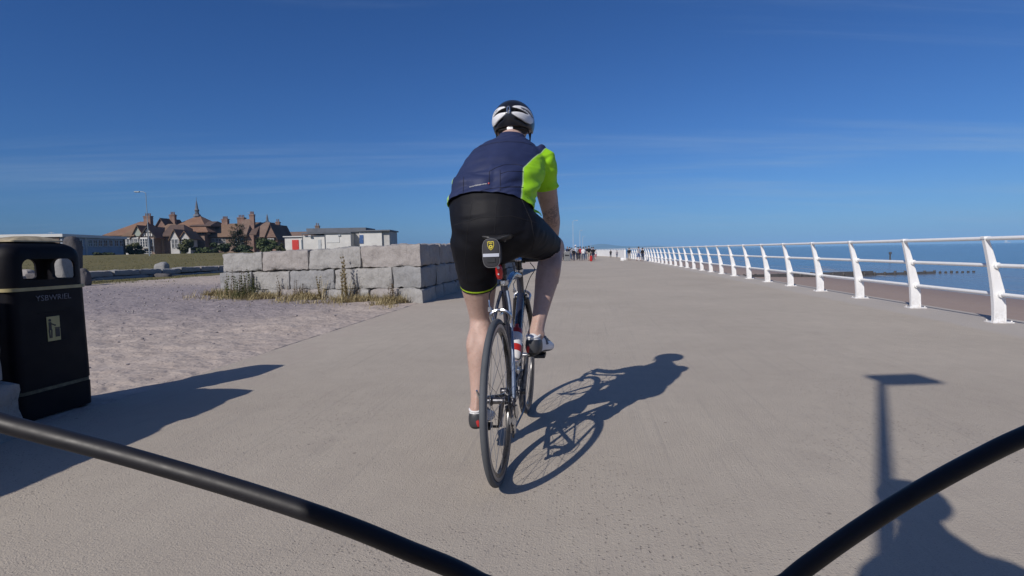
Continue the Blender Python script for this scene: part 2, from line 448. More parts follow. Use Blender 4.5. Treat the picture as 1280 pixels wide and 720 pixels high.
# ---------------------------------------------------------------- hills across the bay
bm = bmesh.new()
for (D, pts, ) in ((5200, [(640, 1), (690, 2.5), (712, 4), (728, 5.5), (742, 7.6), (752, 8.6), (764, 7.2), (778, 5.2), (800, 4.6), (818, 4.4), (838, 3.0), (862, 1.8), (892, .8), (930, .2)]),):
    rid = smooth_path([((px - 640) / F * D, D, hh * .8 * D / F) for px, hh in pts], 5)
    fr, bk = [], []
    rows = []
    for i, p in enumerate(rid):
        z = max(.5, p.z + 6 * fn((p.x * .004, 0, 0), 1, 4))
        rows.append([bm.verts.new(q) for q in ((p.x, D - 700, -6), (p.x + 20 * fn((i, 0, 1), .3), D - 300, z * .45 - 2), (p.x, D, z), (p.x, D + 500, z * .4), (p.x, D + 1000, -6))])
    for a, b in zip(rows, rows[1:]):
        for q in range(4): bm.faces.new((a[q], a[q + 1], b[q + 1], b[q]))
hill = obj('hills', bm, mat('hill_land', (.09, .11, .06), .95, var=.4, vscale=.004))
tag(hill, kind='structure')

# ---------------------------------------------------------------- haze
bm = bmesh.new(); box(bm, (1000, 2600, 80 - 5.5), (24000, 26000, 170))
km = bpy.data.materials.new('haze'); km.use_nodes = True; ht = km.node_tree; ht.nodes.clear()
pv = ht.nodes.new('ShaderNodeVolumePrincipled'); pv.inputs['Color'].default_value = (.26, .50, .80, 1)
pv.inputs['Density'].default_value = 2.4e-4; pv.inputs['Anisotropy'].default_value = -.35
oo = ht.nodes.new('ShaderNodeOutputMaterial'); ht.links.new(pv.outputs[0], oo.inputs['Volume'])
hz = obj('haze', bm, km, smooth=False); tag(hz, kind='stuff')
# ---------------------------------------------------------------- white railing along the sea side
def along(poly, step, start=0.0):
    """points and tangents every step metres along a polyline of (s, t)"""
    out = []; d = start
    acc = 0.0
    for a, b in zip(poly, poly[1:]):
        a = V(a); b = V(b); L = (b - a).length
        while d <= acc + L:
            out.append((a + (b - a) * ((d - acc) / L), (b - a).normalized())); d += step
        acc += L
    return out
railing = thing('railing', 'long white railing of curved posts and three tubes on the sea edge of the promenade', 'railing')
rp = [(4.9, -26.0)] + [p for p in RP if 0 < p[1] < 59]
T0 = 26.0 + ST(on_z(1243, 403))[1]
posts = [q for q in along(rp, 1.655, T0 % 1.655 + 1.655 * 2)]
def post_bm():
    """plate post: wide foot, sea-side edge straight then raked, land side curved, small cap; x = towards the sea"""
    bm = bmesh.new()
    zs = [0, .08, .18, .28, .38, .48, .58, .68, .78, .88, .96, 1.0]
    L = [-.064 + -.145 * (z / 1.0) ** 1.7 for z in zs]
    R = []
    for z in zs:
        w_ = .126 if z < .36 else .126 - .080 * ((z - .36) / .64) ** .8
        R.append(w_)
    rings = [[V((l, -.02, z)), V((l + w_, -.02, z)), V((l + w_, .02, z)), V((l, .02, z))] for l, w_, z in zip(L, R, zs)]
    loft(bm, rings)
    # flanges along both edges of the plate
    for side in (0, 1):
        rr = []
        for l, w_, z in zip(L, R, zs):
            x = l - .004 if side == 0 else l + w_ - .008
            rr.append([V((x, -.027, z)), V((x + .011, -.027, z)), V((x + .011, .027, z)), V((x, .027, z))])
        loft(bm, rr)
    box(bm, (L[-1] + .026, 0, 1.012), (.075, .066, .032))
    box(bm, (0, 0, -.006), (.23, .16, .036))
    for bx in (-.095, .095):
        for by in (-.06, .06): lathe(bm, [(.011, .012), (.011, .024), (.004, .028)], seg=6, c=(bx, by, 0))
    for z, x in ((.335, -.008), (.68, -.065)):
        lathe(bm, [(.034, -.05), (.038, -.046), (.038, .046), (.034, .05)], axis='Y', seg=10, c=(x, 0, z))
    bmesh.ops.recalc_face_normals(bm, faces=bm.faces)
    bmesh.ops.bevel(bm, geom=[e for e in bm.edges if len(e.link_faces) == 2 and e.calc_face_angle(0) > .7], offset=.003, segments=1, affect='EDGES')
    return bm
pm_ = None
for p, d in posts:
    if p.y > 60: continue
    if pm_ is None: o = obj('post', post_bm(), M['rail_paint'], railing, smooth=False); pm_ = o.data
    else: o = link('post', pm_, None, railing)
    wp = PT(p.x, p.y); o.location = wp; dw = PT(d.x, d.y)
    o.rotation_euler = (random.uniform(-.006, .006), random.uniform(-.006, .006), atan2(dw.y, dw.x) - pi / 2)
for z, x in ((1.0, -.183), (.68, -.065), (.335, -.008)):
    bm = bmesh.new(); pl = off(rp, x); tube(bm, [PT(a, b, z) for a, b in pl], .0235, seg=10)
    obj('rail', bm, M['rail_paint'], railing)
# solid white parapet where the promenade bends away
bm = bmesh.new()
pp = [p for p in RP if p[1] >= 58]
a_, b_ = off(pp, -.09), off(pp, .09)
loft(bm, [[PT(*l, -.1), PT(*r, -.1), PT(*r, .88), PT(*l, .88)] for l, r in zip(a_, b_)])
par = obj('parapet', bm, mat('parapet_paint', (.8, .8, .79), .6, var=.06, vscale=2, bump=.2, bscale=8), smooth=False)
tag(par, 'low solid white parapet where the far promenade bends left', 'parapet')
bm = bmesh.new(); tube(bm, [PT(*l, .98) for l in pp], .03, seg=8); obj('top_rail', bm, M['rail_paint'], par)
bm = bmesh.new()
for p, d in along(pp, 2.4): box(bm, PT(p.x, p.y, .93), (.06, .06, .14))
obj('stanchions', bm, M['rail_paint'], par)['kind'] = 'stuff'

# ---------------------------------------------------------------- rough stone blocks
def stone_mat(name, a, b, dark=(.16, .15, .14)):
    k = NT(name); n = k.noise(2.2, 6, .65); f = k.noise(22, 5, .7); v = k.noise(1, 4, .6, sx=(9, 9, 1.2))
    c = k.mix(k.rng(n, .32, .68), a, b); c = k.mix(k.rng(f, .52, .78, 0, .7), c, dark)
    c = k.mix(k.rng(v, .55, .75, 0, .45), c, tuple(x * .62 for x in a))
    k.set('Base Color', c); k.set('Roughness', .93); k.set('Specular IOR Level', .2)
    k.set('Normal', k.bump(k.noise(45, 5, .7), .9, .015, k.bump(k.noise(9, 4, .6), .7, .04)))
    return k.m
M['stone'] = stone_mat('pale_stone', (.305, .296, .282), (.365, .356, .340))
M['stone_pink'] = stone_mat('pinkish_stone', (.30, .275, .26), (.36, .335, .315))
M['stone_grey'] = stone_mat('grey_stone', (.255, .255, .255), (.31, .31, .308))
M['rock_dark'] = stone_mat('dark_rock', (.085, .08, .085), (.14, .13, .13), (.04, .04, .045))
def block_bm(basis, seed, res=.055, r=.045, amp=.032, chip=.07, rough_all=False):
    """rough-hewn block spanned by three vectors from a corner at the origin"""
    ex, ey, ez = [V(b) for b in basis]; bm = bmesh.new()
    n = [max(3, min(26, int(e.length / res))) for e in (ex, ey, ez)]
    idx = {}
    def vert(i, j, k):
        if (i, j, k) in idx: return idx[i, j, k]
        u, v, w_ = i / n[0], j / n[1], k / n[2]
        q = V((u * ex.length, v * ey.length, w_ * ez.length)); hi = V((ex.length, ey.length, ez.length))
        rr = r * (1 + .8 * noise.noise(q * 2.5 + V((seed, 0, 3))))
        rr = max(.012, min(rr, min(hi) * .45))
        c = V([min(max(q[a], rr), hi[a] - rr) for a in range(3)])
        d = q - c
        if d.length > 1e-6: q = c + d.normalized() * rr
        nrm = d.normalized() if d.length > 1e-6 else V((0, 0, 0))
        onedge = sum(1 for a in range(3) if q[a] < .06 or q[a] > hi[a] - .06)
        a_ = amp * (fn(q + V((seed * 3.1, seed, 0)), 2.6, 5) + .5 * fn(q + V((seed, 0, seed)), 9, 3))
        if onedge >= 2: a_ -= chip * max(0, noise.noise(q * 5 + V((0, seed, 0))) - .05)
        q = q + nrm * a_
        p = ex.normalized() * q.x + ey.normalized() * q.y + ez.normalized() * q.z
        idx[i, j, k] = bm.verts.new(p); return idx[i, j, k]
    for a in range(3):
        b, c = (a + 1) % 3, (a + 2) % 3
        for side in (0, n[a]):
            for i in range(n[b]):
                for j in range(n[c]):
                    q = []
                    for (di, dj) in ((0, 0), (1, 0), (1, 1), (0, 1)):
                        ijk = [0, 0, 0]; ijk[a] = side; ijk[b] = i + di; ijk[c] = j + dj
                        q.append(vert(*ijk))
                    bm.faces.new(q)
    return bm
A0 = V((-1.71, 10.3, 0)); B0 = V((-7.1, 13.3, 0)); fd = (B0 - A0).normalized(); FL = (B0 - A0).length
ud = PT(0, 1); 
wall = thing('stone_block_wall', 'wall of big pale rough stone blocks in three courses beside the promenade, weeds at its foot', 'wall', A0)
CZ = [(-.18, .27), (.275, .695), (.70, 1.135)]
seed = 1
def put_block(along_f, along_u, lf, lu, z0, z1, m, out=0.0):
    """a block at distance along the front and along the promenade side, skewed like the corner"""
    global seed
    seed += 1
    drop = lambda x: -.024 * x
    g = .006
    p = fd * (along_f + g) + ud * (along_u + g)
    zz0, zz1 = z0 + drop(along_f), z1 + drop(along_f)
    ex = fd * (lf - 2 * g); ex.z = -.024 * lf
    o = obj('block', block_bm((ex, ud * (lu - 2 * g), (0, 0, zz1 - zz0)), seed, res=.05 if along_u < 3 else .09), m, wall)
    o.location = p + V((0, 0, zz0 + random.uniform(-.006, .006))) - ud * out; o.rotation_euler = (random.uniform(-.004, .004), random.uniform(-.004, .004), random.uniform(-.01, .01))
ms = [M['stone'], M['stone'], M['stone_pink'], M['stone_grey']]
def front(row, cuts, depth_corner, out):
    for i, (a, b) in enumerate(zip(cuts, cuts[1:])):
        put_block(a, -random.uniform(0, .02), b - a, depth_corner if i == 0 else .78, *CZ[row], ms[(i * 2 + row * 3) % 4], out)
front(2, [0, 1.54, 3.08, 4.62, 6.1], 1.40, 0)
front(1, [-.01, .72, 2.3, 3.7, 5.0, 6.25], 1.05, .02)
front(0, [-.06, .55, 1.3, 2.6, 4.0, 5.3, 6.3], .9, .09)
for row, cuts in ((2, [1.4, 2.75, 4.2, 5.6, 7.0, 8.4, 9.8, 11.2, 12.6, 14, 15.4, 16.8]), (1, [1.05, 2.1, 3.5, 4.9, 6.3, 7.7, 9.1, 10.5, 11.9, 13.3, 14.7, 16.1]), (0, [.9, 1.5, 2.8, 4.2, 5.6, 7, 8.4, 9.8, 11.2, 12.6, 14, 15.4])):
    for i, (a, b) in enumerate(zip(cuts, cuts[1:])):
        put_block(-.02 * (2 - row), a, .78, b - a, *CZ[row], ms[(i + row) % 4])

# rubble bank behind, its stones just showing over the block wall
rub = thing('rubble_wall', 'rough rubble wall whose lit stone tops just show over the pale block wall', 'wall', at_y(520, 300, 24) * V((1, 1, 0)) if False else V((-3.6, 22, 0)))
rng = random.Random(3)
def rock_bm(r, seed, sq=(1, 1, 1), sub=3, amp=.35):
    bm = bmesh.new(); bmesh.ops.create_icosphere(bm, subdivisions=sub, radius=1)
    for v in bm.verts:
        p = v.co.copy()
        q = V([math.copysign(abs(c) ** .6, c) for c in p])
        q *= 1 + amp * fn(p + V((seed * 7.3, 0, seed)), .9, 3)
        v.co = V((q.x * sq[0], q.y * sq[1], q.z * sq[2])) * r
    return bm
x = -7.0
i = 0
while x < -1.2:
    wdt = rng.uniform(.45, .95); hh = at_y(640 + (x + 0) / 22 * F, 0, 22)
    top = 1.36 + rng.uniform(-.1, .12)
    i += 1
    o = obj('rubble_stone', rock_bm(.5, i, (wdt, .8, top * 1.0), 3, .22), rng.choice([M['stone'], M['stone_grey'], M['stone_pink']]), rub)
    o.location = (x + 3.6 + wdt / 2, rng.uniform(-.2, .2), top * .42); x += wdt * .93

# stepped block wall beside the litter bin (its shade lies over the concrete)
wb = thing('stepped_block_wall', 'shaded stone block wall end at the left edge of the photo, beside the litter bin', 'wall', PT(-3.0, 2.4))
def pb(s0, t1, ln, z0, z1, m, sd):
    ex, ey = PT(-.8, 0), PT(0, -ln)
    o = obj('block', block_bm((ex, ey, (0, 0, z1 - z0)), sd, res=.045, amp=.02), m, wb); o.location = PT(s0, t1, z0) - wb.location
ends = [2.53, 2.45, 2.30]
for row, (z0, z1) in enumerate(((-.1, .30), (.305, .665), (.67, 1.06))):
    t = ends[row]
    for j, ln in enumerate((1.3 - .3 * row, 1.4, 1.4, 1.4)):
        pb(-3.0 + (.0, .0, .0)[row] - .01 * j, t, ln - .012, z0, z1, ms[(row + j) % 4], 40 + row * 5 + j); t -= ln

# low block wall below the lawn
lw = thing('low_block_wall', 'long low wall of grey stone blocks at the foot of the lawn', 'wall', PT(-20.4, 20))
for row, (z0, z1) in enumerate(((-.2, .13), (.135, .40))):
    t = 10 - row * .7
    j = 0
    while t < 46:
        ln = random.uniform(1.15, 1.5); j += 1
        if not (row == 1 and 15.2 < t < 16.2):
            o = obj('block', block_bm((PT(-.6, 0), PT(0, ln - .03), (0, 0, z1 - z0)), 60 + j + row * 40, res=.14, r=.05, amp=.03), random.choice(ms[2:] + [M['stone_grey']]), lw)
            o.location = PT(-20.4 + .12 * (1 - row) + random.uniform(-.04, .04), t, z0 + random.uniform(-.03, .03)) - lw.location
        t += ln
# odd rocks by the low wall and behind the bin
def rock(px, py, Y, w_, h_, m, label, sd, z=None, sub=3):
    p = at_y(px, py, Y)
    o = obj('rock', rock_bm(.5, sd, (w_, w_ * .8, h_), sub, .25), m)
    o.location = (p.x, p.y, p.z); tag(o, label, 'rock')
rock(202, 337, 29, .62, .75, M['stone_grey'], 'grey upright rock standing on the low block wall', 3)
rock(204, 347, 26, .68, .42, M['rock_dark'], 'dark low boulder on the grass in front of the low block wall', 5)
rock(104, 348, 19, .45, .62, M['rock_dark'], 'dark rock just right of the litter bin hood', 8)
rock(91, 309, 24, .62, .9, M['rock_dark'], 'dark round boulder rising behind the right shoulder of the bin hood', 9)
rock(76, 338, 20.8, .62, 1.1, M['stone'], 'pale stone seen through the right opening of the bin hood', 11)
rock(34, 347, 20.5, .5, .62, M['stone_pink'], 'small pinkish stone seen through the left opening of the bin hood', 12)
rock(46, 348, 20, .58, .46, M['rock_dark'], 'small dark stone beside the pinkish one, seen through the bin hood', 13)
# support the boulder that stands clear of the ground
for o in list(col.objects):
    if o.name.startswith('rock') and o.get('category') == 'rock':
        low = min(v.co.z for v in o.data.vertices) + o.location.z
        s, t = ST(o.location); g = hgt(s, t)
        if low > g - .02:       # stretch its foot down into the ground
            h0 = max(v.co.z for v in o.data.vertices); l0 = min(v.co.z for v in o.data.vertices)
            for v in o.data.vertices:
                if v.co.z < 0: v.co.z *= (g - .05 - o.location.z) / l0

# ---------------------------------------------------------------- groyne, marker, far ship
gr = thing('groyne', 'dark timber groyne running from the beach out into the sea', 'groyne', (0, 0, 0))
ga = on_z(930, 346.5, -1.45); gb = on_z(1090, 343.5, -1.6); gc = on_z(1168, 341.5, -1.62); 
M['wet_timber'] = mat('wet_timber', (.075, .07, .068), .8, var=.35, vscale=1.5, bump=.4, bscale=12)
bm = bmesh.new()
def plank(bm, a, b, z0, z1, th=.25):
    d = (b - a); nrm = V((-d.y, d.x, 0)).normalized() * th / 2
    prism(bm, [V((a.x, a.y, z0)) + nrm, V((b.x, b.y, z0)) + nrm, V((b.x, b.y, z0)) - nrm, V((a.x, a.y, z0)) - nrm], (0, 0, z1 - z0))
plank(bm, ga, gb, -2.6, -1.27); plank(bm, gb, gc, -3, -1.46)
obj('planking', bm, M['wet_timber'], gr, smooth=False)
for q in range(26):
    a = q / 18
    p = ga.lerp(gc, a) if q <= 18 else gc.lerp(gc + (gc - gb) * .75, (q - 18) / 8)
    bm = bmesh.new(); lathe(bm, [(.11, -3), (.10, -1.22 + random.uniform(-.06, .10) - .24 * a), (.05, -1.2 - .24 * a)], seg=7)
    o = obj('pile', bm, M['wet_timber'], gr, smooth=False); o.location = (p.x, p.y, 0)
mk = thing('marker_post', 'thin dark marker post standing in the sea beyond the groyne', 'marker post', on_z(1112.5, 326, -1.65))
bm = bmesh.new(); lathe(bm, [(.12, -2), (.11, 1.05)], seg=8); obj('pole', bm, M['wet_timber'], mk)
bm = bmesh.new(); lathe(bm, [(.05, 1.05), (.2, 1.06), (.2, 1.4), (.05, 1.42)], seg=8); obj('topmark', bm, M['wet_timber'], mk)
sh_p = on_z(1260, 304.3, -1.65) if ray(1260, 304.3).z < 0 else at_y(1260, 303, 2600)
sp = at_y(1260, 303, 3000); sp.z = -1.65
ship = thing('ship', 'tiny pale ship on the sea horizon at the far right', 'ship', sp, .1)
bm = bmesh.new(); prism(bm, [(-17, 0, 0), (15, 0, 0), (19, 0, 6), (-18, 0, 5.5)], (0, 6, 0)); obj('hull', bm, mat('ship_hull', (.5, .52, .55), .6), ship, smooth=False)
bm = bmesh.new(); box(bm, (-9, 3, 8.5), (10, 5, 7)); box(bm, (-9, 3, 13), (6, 4, 3)); obj('cabin', bm, M['white_paint'], ship, smooth=False)

# ---------------------------------------------------------------- lamp posts
def lamp_post(name, label, foot, hgt_, arm, dirx, group=None, r=.075, m=None, hs=1.0):
    t = thing(name, label, 'lamp post', foot, 0, group); m = m or M['galv']
    bm = bmesh.new(); lathe(bm, [(r * 1.5, -.3), (r * 1.5, 1.1), (r, 1.15), (r * .62, hgt_)], seg=12); obj('pole', bm, m, t)
    if arm:
        bm = bmesh.new(); tube(bm, smooth_path([(0, 0, hgt_ - .05), (dirx * arm * .4, 0, hgt_ + .12), (dirx * arm, 0, hgt_ + .16)], 5), r * .5, seg=8); obj('arm', bm, m, t)
    bm = bmesh.new(); box(bm, (dirx * (arm + .28 * hs), 0, hgt_ + .15), (.62 * hs, .26 * hs, .11 * hs)); obj('lamp_head', bm, m, t, smooth=False, bevel=.03)
    bm = bmesh.new(); box(bm, (dirx * (arm + .3 * hs), 0, hgt_ + .15 - .065 * hs), (.44 * hs, .18 * hs, .03)); obj('lamp_glass', bm, mat('lamp_glass', (.7, .72, .72), .15), t, smooth=False, bevel=.008)
    return t
p = at_y(187, 318, 66); g0 = hgt(*ST(p))
lamp_post('street_lamp', 'tall grey street lamp with a short arm in front of the red roofed houses', (p.x, p.y, g0), at_y(186, 241, 66).z - g0, .75, -1, r=.05, m=mat('lamp_grey', (.25, .28, .3), .5, metal=.3))
G = 'far lamp posts along the promenade'
for px, top, Y, lab, d in ((716.5, 276.5, 100, 'tallest white lamp post behind the far group of walkers, arm to the right', 1), (725, 288.5, 140, 'second tallest far lamp post, right of the tallest one', 1), (728.5, 296, 178, 'third far lamp post, slim, just right of the second', 1), (738.5, 304.5, 262, 'smallest and farthest lamp post, above the walkers', 1)):
    p = at_y(px, 318, Y); top_z = at_y(px, top, Y).z
    lamp_post('street_lamp', lab, (p.x, p.y, -.4), top_z + .4, .55 if Y < 120 else .3, d, G, r=.042 if Y < 120 else .055, m=mat('pale_lamp', (.5, .53, .56), .5) if 'pale_lamp' not in bpy.data.materials else bpy.data.materials['pale_lamp'], hs=.6)
# the lamp whose shade falls on the concrete at the right: it stands beside and behind the camera
HL = 4.6; k_ = HL / math.tan(SUN_EL)
tip = on_z(1102, 476); top_ = tip - LD * (HL / -LD.z) if False else tip + V((-sin(SUN_AZ), -cos(SUN_AZ), math.tan(SUN_EL))) * k_
low_ = on_z(1110, 700); gdir = (tip - low_).normalized()     # ground line of the shadow
base = tip - gdir * (k_ / 1.0); base.z = 0
lamp_b = thing('street_lamp', 'street lamp whose flat headed shadow lies on the concrete at the right of the photo', 'lamp post', (base.x, base.y, 0))
lamp_b.rotation_euler = V((0, 0, 1)).rotation_difference(V((top_.x - base.x, top_.y - base.y, HL))).to_euler()
bm = bmesh.new(); lathe(bm, [(.05, 0), (.05, 1.0), (.041, 1.05), (.027, HL)], seg=14); obj('pole', bm, M['galv'], lamp_b)
bm = bmesh.new(); box(bm, (.150, 0, HL + .03), (.37, .27, .06)); obj('lamp_head', bm, M['galv'], lamp_b, smooth=False, bevel=.015)
bm = bmesh.new(); lathe(bm, [(.16, 0), (.16, .02), (.06, .03)], seg=14); obj('base_plate', bm, M['galv'], lamp_b)
# ---------------------------------------------------------------- litter bin
# local frame: x = out of the front face (towards the promenade), y = along the promenade
BW, BD = .245, .15
bc = PT(-3.235 - BD, 2.925)
lb = thing('litter_bin', 'black plastic litter bin with open hood, gold bands and Welsh lettering, in shade', 'litter bin', bc, -PHI)
def rsq(hx, hy, r, z, seg=6, cx=0):
    pts = []
    for (sx, sy, a0) in ((1, 1, 0), (-1, 1, 90), (-1, -1, 180), (1, -1, 270)):
        for q in range(seg + 1):
            a = radians(a0 + 90 * q / seg); pts.append(V((cx + sx * (hx - r) + r * cos(a), sy * (hy - r) + r * sin(a), z)))
    return pts
def bin_loft(prof, r=.05):
    bm = bmesh.new(); loft(bm, [rsq(BD * k, BW * k, max(.004, r * k if rr is None else rr), z) for z, k, rr in prof]); return bm
obj('body', bin_loft([(0, .98, None), (.0, .99, None), (.10, 1.0, None), (.15, 1.0, None), (.152, .97, None), (.178, .97, None), (.18, 1.0, None), (.30, .995, None), (.50, .985, None), (.74, .975, None), (.765, .975, None)]), M['bin_plastic'], lb)
obj('band', bin_loft([(.155, .982, None), (.175, .982, None)]), mat('worn_gold_band', (.11, .10, .06), .6, var=.5, vscale=20), lb)
obj('band', bin_loft([(.7655, 1.005, None), (.7655, 1.02, None), (.785, 1.02, None), (.785, 1.005, None)]), M['gold_band'], lb)
# hood: hollow, one wide opening in every side
def hood_mesh():
    outer = [(.785, .99, None), (.83, .995, None), (.96, .985, None), (.985, .965, None), (1.01, .92, None), (1.03, .83, None), (1.045, .70, None), (1.055, .52, None), (1.06, .3, None)]
    a = bm_mesh(bin_loft(outer, .075), 'a')
    inner = bm_mesh(bin_loft([(.76, .90, None), (.955, .90, None), (.985, .80, None), (1.0, .5, None)], .06), 'b')
    def cutter(axis):
        bm = bmesh.new(); w_, z0, z1, r = (.165 if axis == 0 else .082), .828, .952, .045
        pts = []
        for cx, cz, a0, rr in ((w_, z1, 0, r), (-w_, z1, 90, r), (-w_, z0, 180, .02), (w_, z0, 270, .02)):
            for q in range(6):
                an = radians(a0 + 90 * q / 5); pts.append((cx - math.copysign(rr, cx) + rr * cos(an), (cz - rr if a0 < 180 else cz + rr) + rr * sin(an)))
        ring = lambda d: [V((d, u, v)) if axis == 0 else V((u, d, v)) for u, v in pts]
        loft(bm, [ring(-.5), ring(.5)]); return bm_mesh(bm, 'c')
    cur = a; tmp = []
    for c in (inner, cutter(0), cutter(1)):
        co = bpy.data.objects.new('cut', c); col.objects.link(co); tmp.append(co)
        cur = evaluated(cur, [('BOOLEAN', dict(object=co, operation='DIFFERENCE', solver='EXACT'))])
    for co in tmp: bpy.data.objects.remove(co)
    cur.materials.clear()
    cur.polygons.foreach_set('use_smooth', [True] * len(cur.polygons)); cur.set_sharp_from_angle(angle=radians(35))
    return cur
link('hood', hood_mesh(), M['bin_plastic'], lb)
bm = bmesh.new()
loft(bm, [rsq(.095, .16, .02, 1.056), rsq(.095, .16, .02, 1.064), rsq(.065, .11, .02, 1.082), rsq(.04, .045, .01, 1.092)])
obj('stub_plate', bm, mat('stub_plate', (.36, .30, .19), .55, var=.35, vscale=22, bump=.3, bscale=60), lb)
# lettering and litter symbol on the front
letters = mat('silver_lettering', (.13, .13, .15), .55, var=.6, vscale=60)
tm = text_mesh('YSBWRIEL', .047, .0012)
tm.transform(Matrix.Translation((BD * .978 + .0015, .012, .715)) @ Matrix.Rotation(radians(90), 4, 'Z') @ Matrix.Rotation(radians(90), 4, 'X') @ Matrix.Diagonal((1.06, 1, 1, 1)))
link('lettering', tm, letters, lb)
fx = BD * .985 + .0015
bm = bmesh.new(); box(bm, (fx, -.005, .525), (.004, .082, .15))
sg = obj('sign', bm, mat('sign_cream', (.42, .37, .17), .5, var=.12), lb, smooth=False, bevel=.0015)
bm = bmesh.new()
def plate(bm, y, z, w_, h_, rot=0.0, x=fx + .0028):
    m_ = Matrix.Translation((x, y, z - .01)) @ Matrix.Rotation(rot, 4, 'X') @ Matrix.Diagonal((.0014, w_, h_, 1)); bmesh.ops.create_cube(bm, size=1, matrix=m_)
lathe(bm, [(.009, -.0007), (.009, .0007)], axis='X', seg=12, c=(fx + .0028, -.028, .578))
plate(bm, -.04 + .012, .552, .018, .05); plate(bm, -.04 + .028, .562, .034, .008, radians(-28)); plate(bm, -.04 + .006, .505, .008, .052, .06, fx + .0029); plate(bm, -.04 + .019, .505, .008, .052, -.06, fx + .003)
plate(bm, -.04 + .057, .508, .028, .052, 0, fx + .0027); plate(bm, -.04 + .057, .538, .034, .006, 0, fx + .0029); plate(bm, -.04 + .045, .555, .007, .007, .5, fx + .0031)
obj('litter_symbol', bm, M['black_plastic'], sg, smooth=False)
for z in (.445, .625):
    bm = bmesh.new(); box(bm, (fx - .001, -.005, z), (.006, .17, .004)); obj('ridge', bm, M['bin_plastic'], lb, smooth=False)
for z in (.60, .64):
    bm = bmesh.new(); box(bm, (0, -BW * .985, z), (.14, .004, .005)); obj('ridge', bm, M['bin_plastic'], lb, smooth=False)
bm = bmesh.new(); box(bm, (0, 0, .40), (.24, .42, .7)); obj('liner', bm, mat('steel_liner', (.1, .1, .1), .5, metal=.6), lb, smooth=False)
# ---------------------------------------------------------------- plants
def leaf_mat(name, c, c2, rough=.6):
    k = NT(name); oi = k.n('ShaderNodeNewGeometry').outputs['Random Per Island']
    k.set('Base Color', k.mix(oi, c, c2)); k.set('Roughness', rough); k.set('Specular IOR Level', .25)
    k.set('Subsurface Weight', 0.0)
    return k.m
M['leaf_dark'] = leaf_mat('leaf_dark', (.022, .036, .018), (.05, .07, .03))
M['leaf_mid'] = leaf_mat('leaf_mid', (.035, .058, .02), (.085, .105, .04))
M['leaf_olive'] = leaf_mat('leaf_olive', (.05, .062, .022), (.11, .115, .05))
M['weed_green'] = leaf_mat('weed_green', (.07, .085, .03), (.15, .155, .06))
M['weed_dry'] = leaf_mat('weed_dry', (.24, .19, .095), (.42, .35, .19))
M['weed_brown'] = leaf_mat('weed_brown', (.10, .07, .04), (.19, .14, .08))
M['bark'] = mat('bark', (.07, .055, .045), .9, var=.3, bump=.4, bscale=20)
def blade(bm, p, d, L, w_, bend=.3, seg=3, up=V((0, 0, 1))):
    d = d.normalized(); side = d.cross(up if abs(d.dot(up)) < .95 else V((1, 0, 0))).normalized()
    droop = V((d.x, d.y, -.6)).normalized(); prev = None; q = V(p)
    for i in range(seg + 1):
        t = i / seg; ww = w_ * (1 - t) ** .7 * .5 + .0004
        a, b = bm.verts.new(q - side * ww), bm.verts.new(q + side * ww)
        if prev: bm.faces.new((prev[0], prev[1], b, a))
        prev = (a, b); q = q + (d * (1 - bend * t) + droop * bend * t) * (L / seg)
def stem(bm, pts, r0, r1, seg=5): tube(bm, pts, [r0 + (r1 - r0) * i / (len(pts) - 1) for i in range(len(pts))], seg=seg)
def weed(label, px, py, h_, kind, n=3, seed=0, group='weeds at the foot of the block wall', spread_=.12):
    rg = random.Random(seed); p = on_z(px, py); s, t = ST(p); p.z = hgt(s, t) - .02
    th = thing('weed', label, 'weed', p, rg.uniform(0, 6), group)
    lf = bmesh.new()
    for i in range(n):
        a = rg.uniform(0, 2 * pi); hh = h_ * rg.uniform(.6, 1.0); b0 = V((rg.uniform(-1, 1), rg.uniform(-1, 1), 0)) * spread_
        lean = V((cos(a), sin(a), 0)) * rg.uniform(.03, .16) * hh
        pts = smooth_path([b0, b0 + lean * .3 + V((0, 0, hh * .5)), b0 + lean + V((0, 0, hh))], 5)
        sb = bmesh.new(); stem(sb, pts, .005, .0018); obj('stem', sb, M['weed_brown'] if kind != 'leafy' else M['weed_green'], th)
        m_ = int((60 if kind != 'spire' else 150) * hh * 1.3)+8
        for q in range(m_):
            f = rg.uniform(.03, 1.0) ** .8; c = pts[min(len(pts) - 1, int(f * (len(pts) - 1)))]
            an = rg.uniform(0, 2 * pi)
            if kind == 'spire':
                d = V((cos(an), sin(an), rg.uniform(.8, 2.2))); L = rg.uniform(.04, .10) * (1.2 - f * .6); wd = rg.uniform(.010, .022)
            elif kind == 'twig':
                d = V((cos(an), sin(an), rg.uniform(.2, 1.2))); L = rg.uniform(.03, .14) * (1.2 - f * .7); wd = rg.uniform(.005, .018)
            else:
                d = V((cos(an), sin(an), rg.uniform(.1, 1))); L = rg.uniform(.06, .14) * (1.1 - f * .6); wd = rg.uniform(.018, .036)
            blade(lf, c, d, L, wd, rg.uniform(.1, .6))
    for q in range(10 + 5 * n):
        b0 = V((rg.gauss(0, 1), rg.gauss(0, 1), 0)) * spread_ * .7
        blade(lf, b0, V((rg.gauss(0, .28), rg.gauss(0, .28), 1)), h_ * rg.uniform(.3, .85), rg.uniform(.008, .016), rg.uniform(.02, .25), seg=4)
    obj('leaves', lf, {'spire': M['weed_dry'], 'twig': M['weed_brown'], 'leafy': M['weed_green']}[kind], th, smooth=False)
    return th
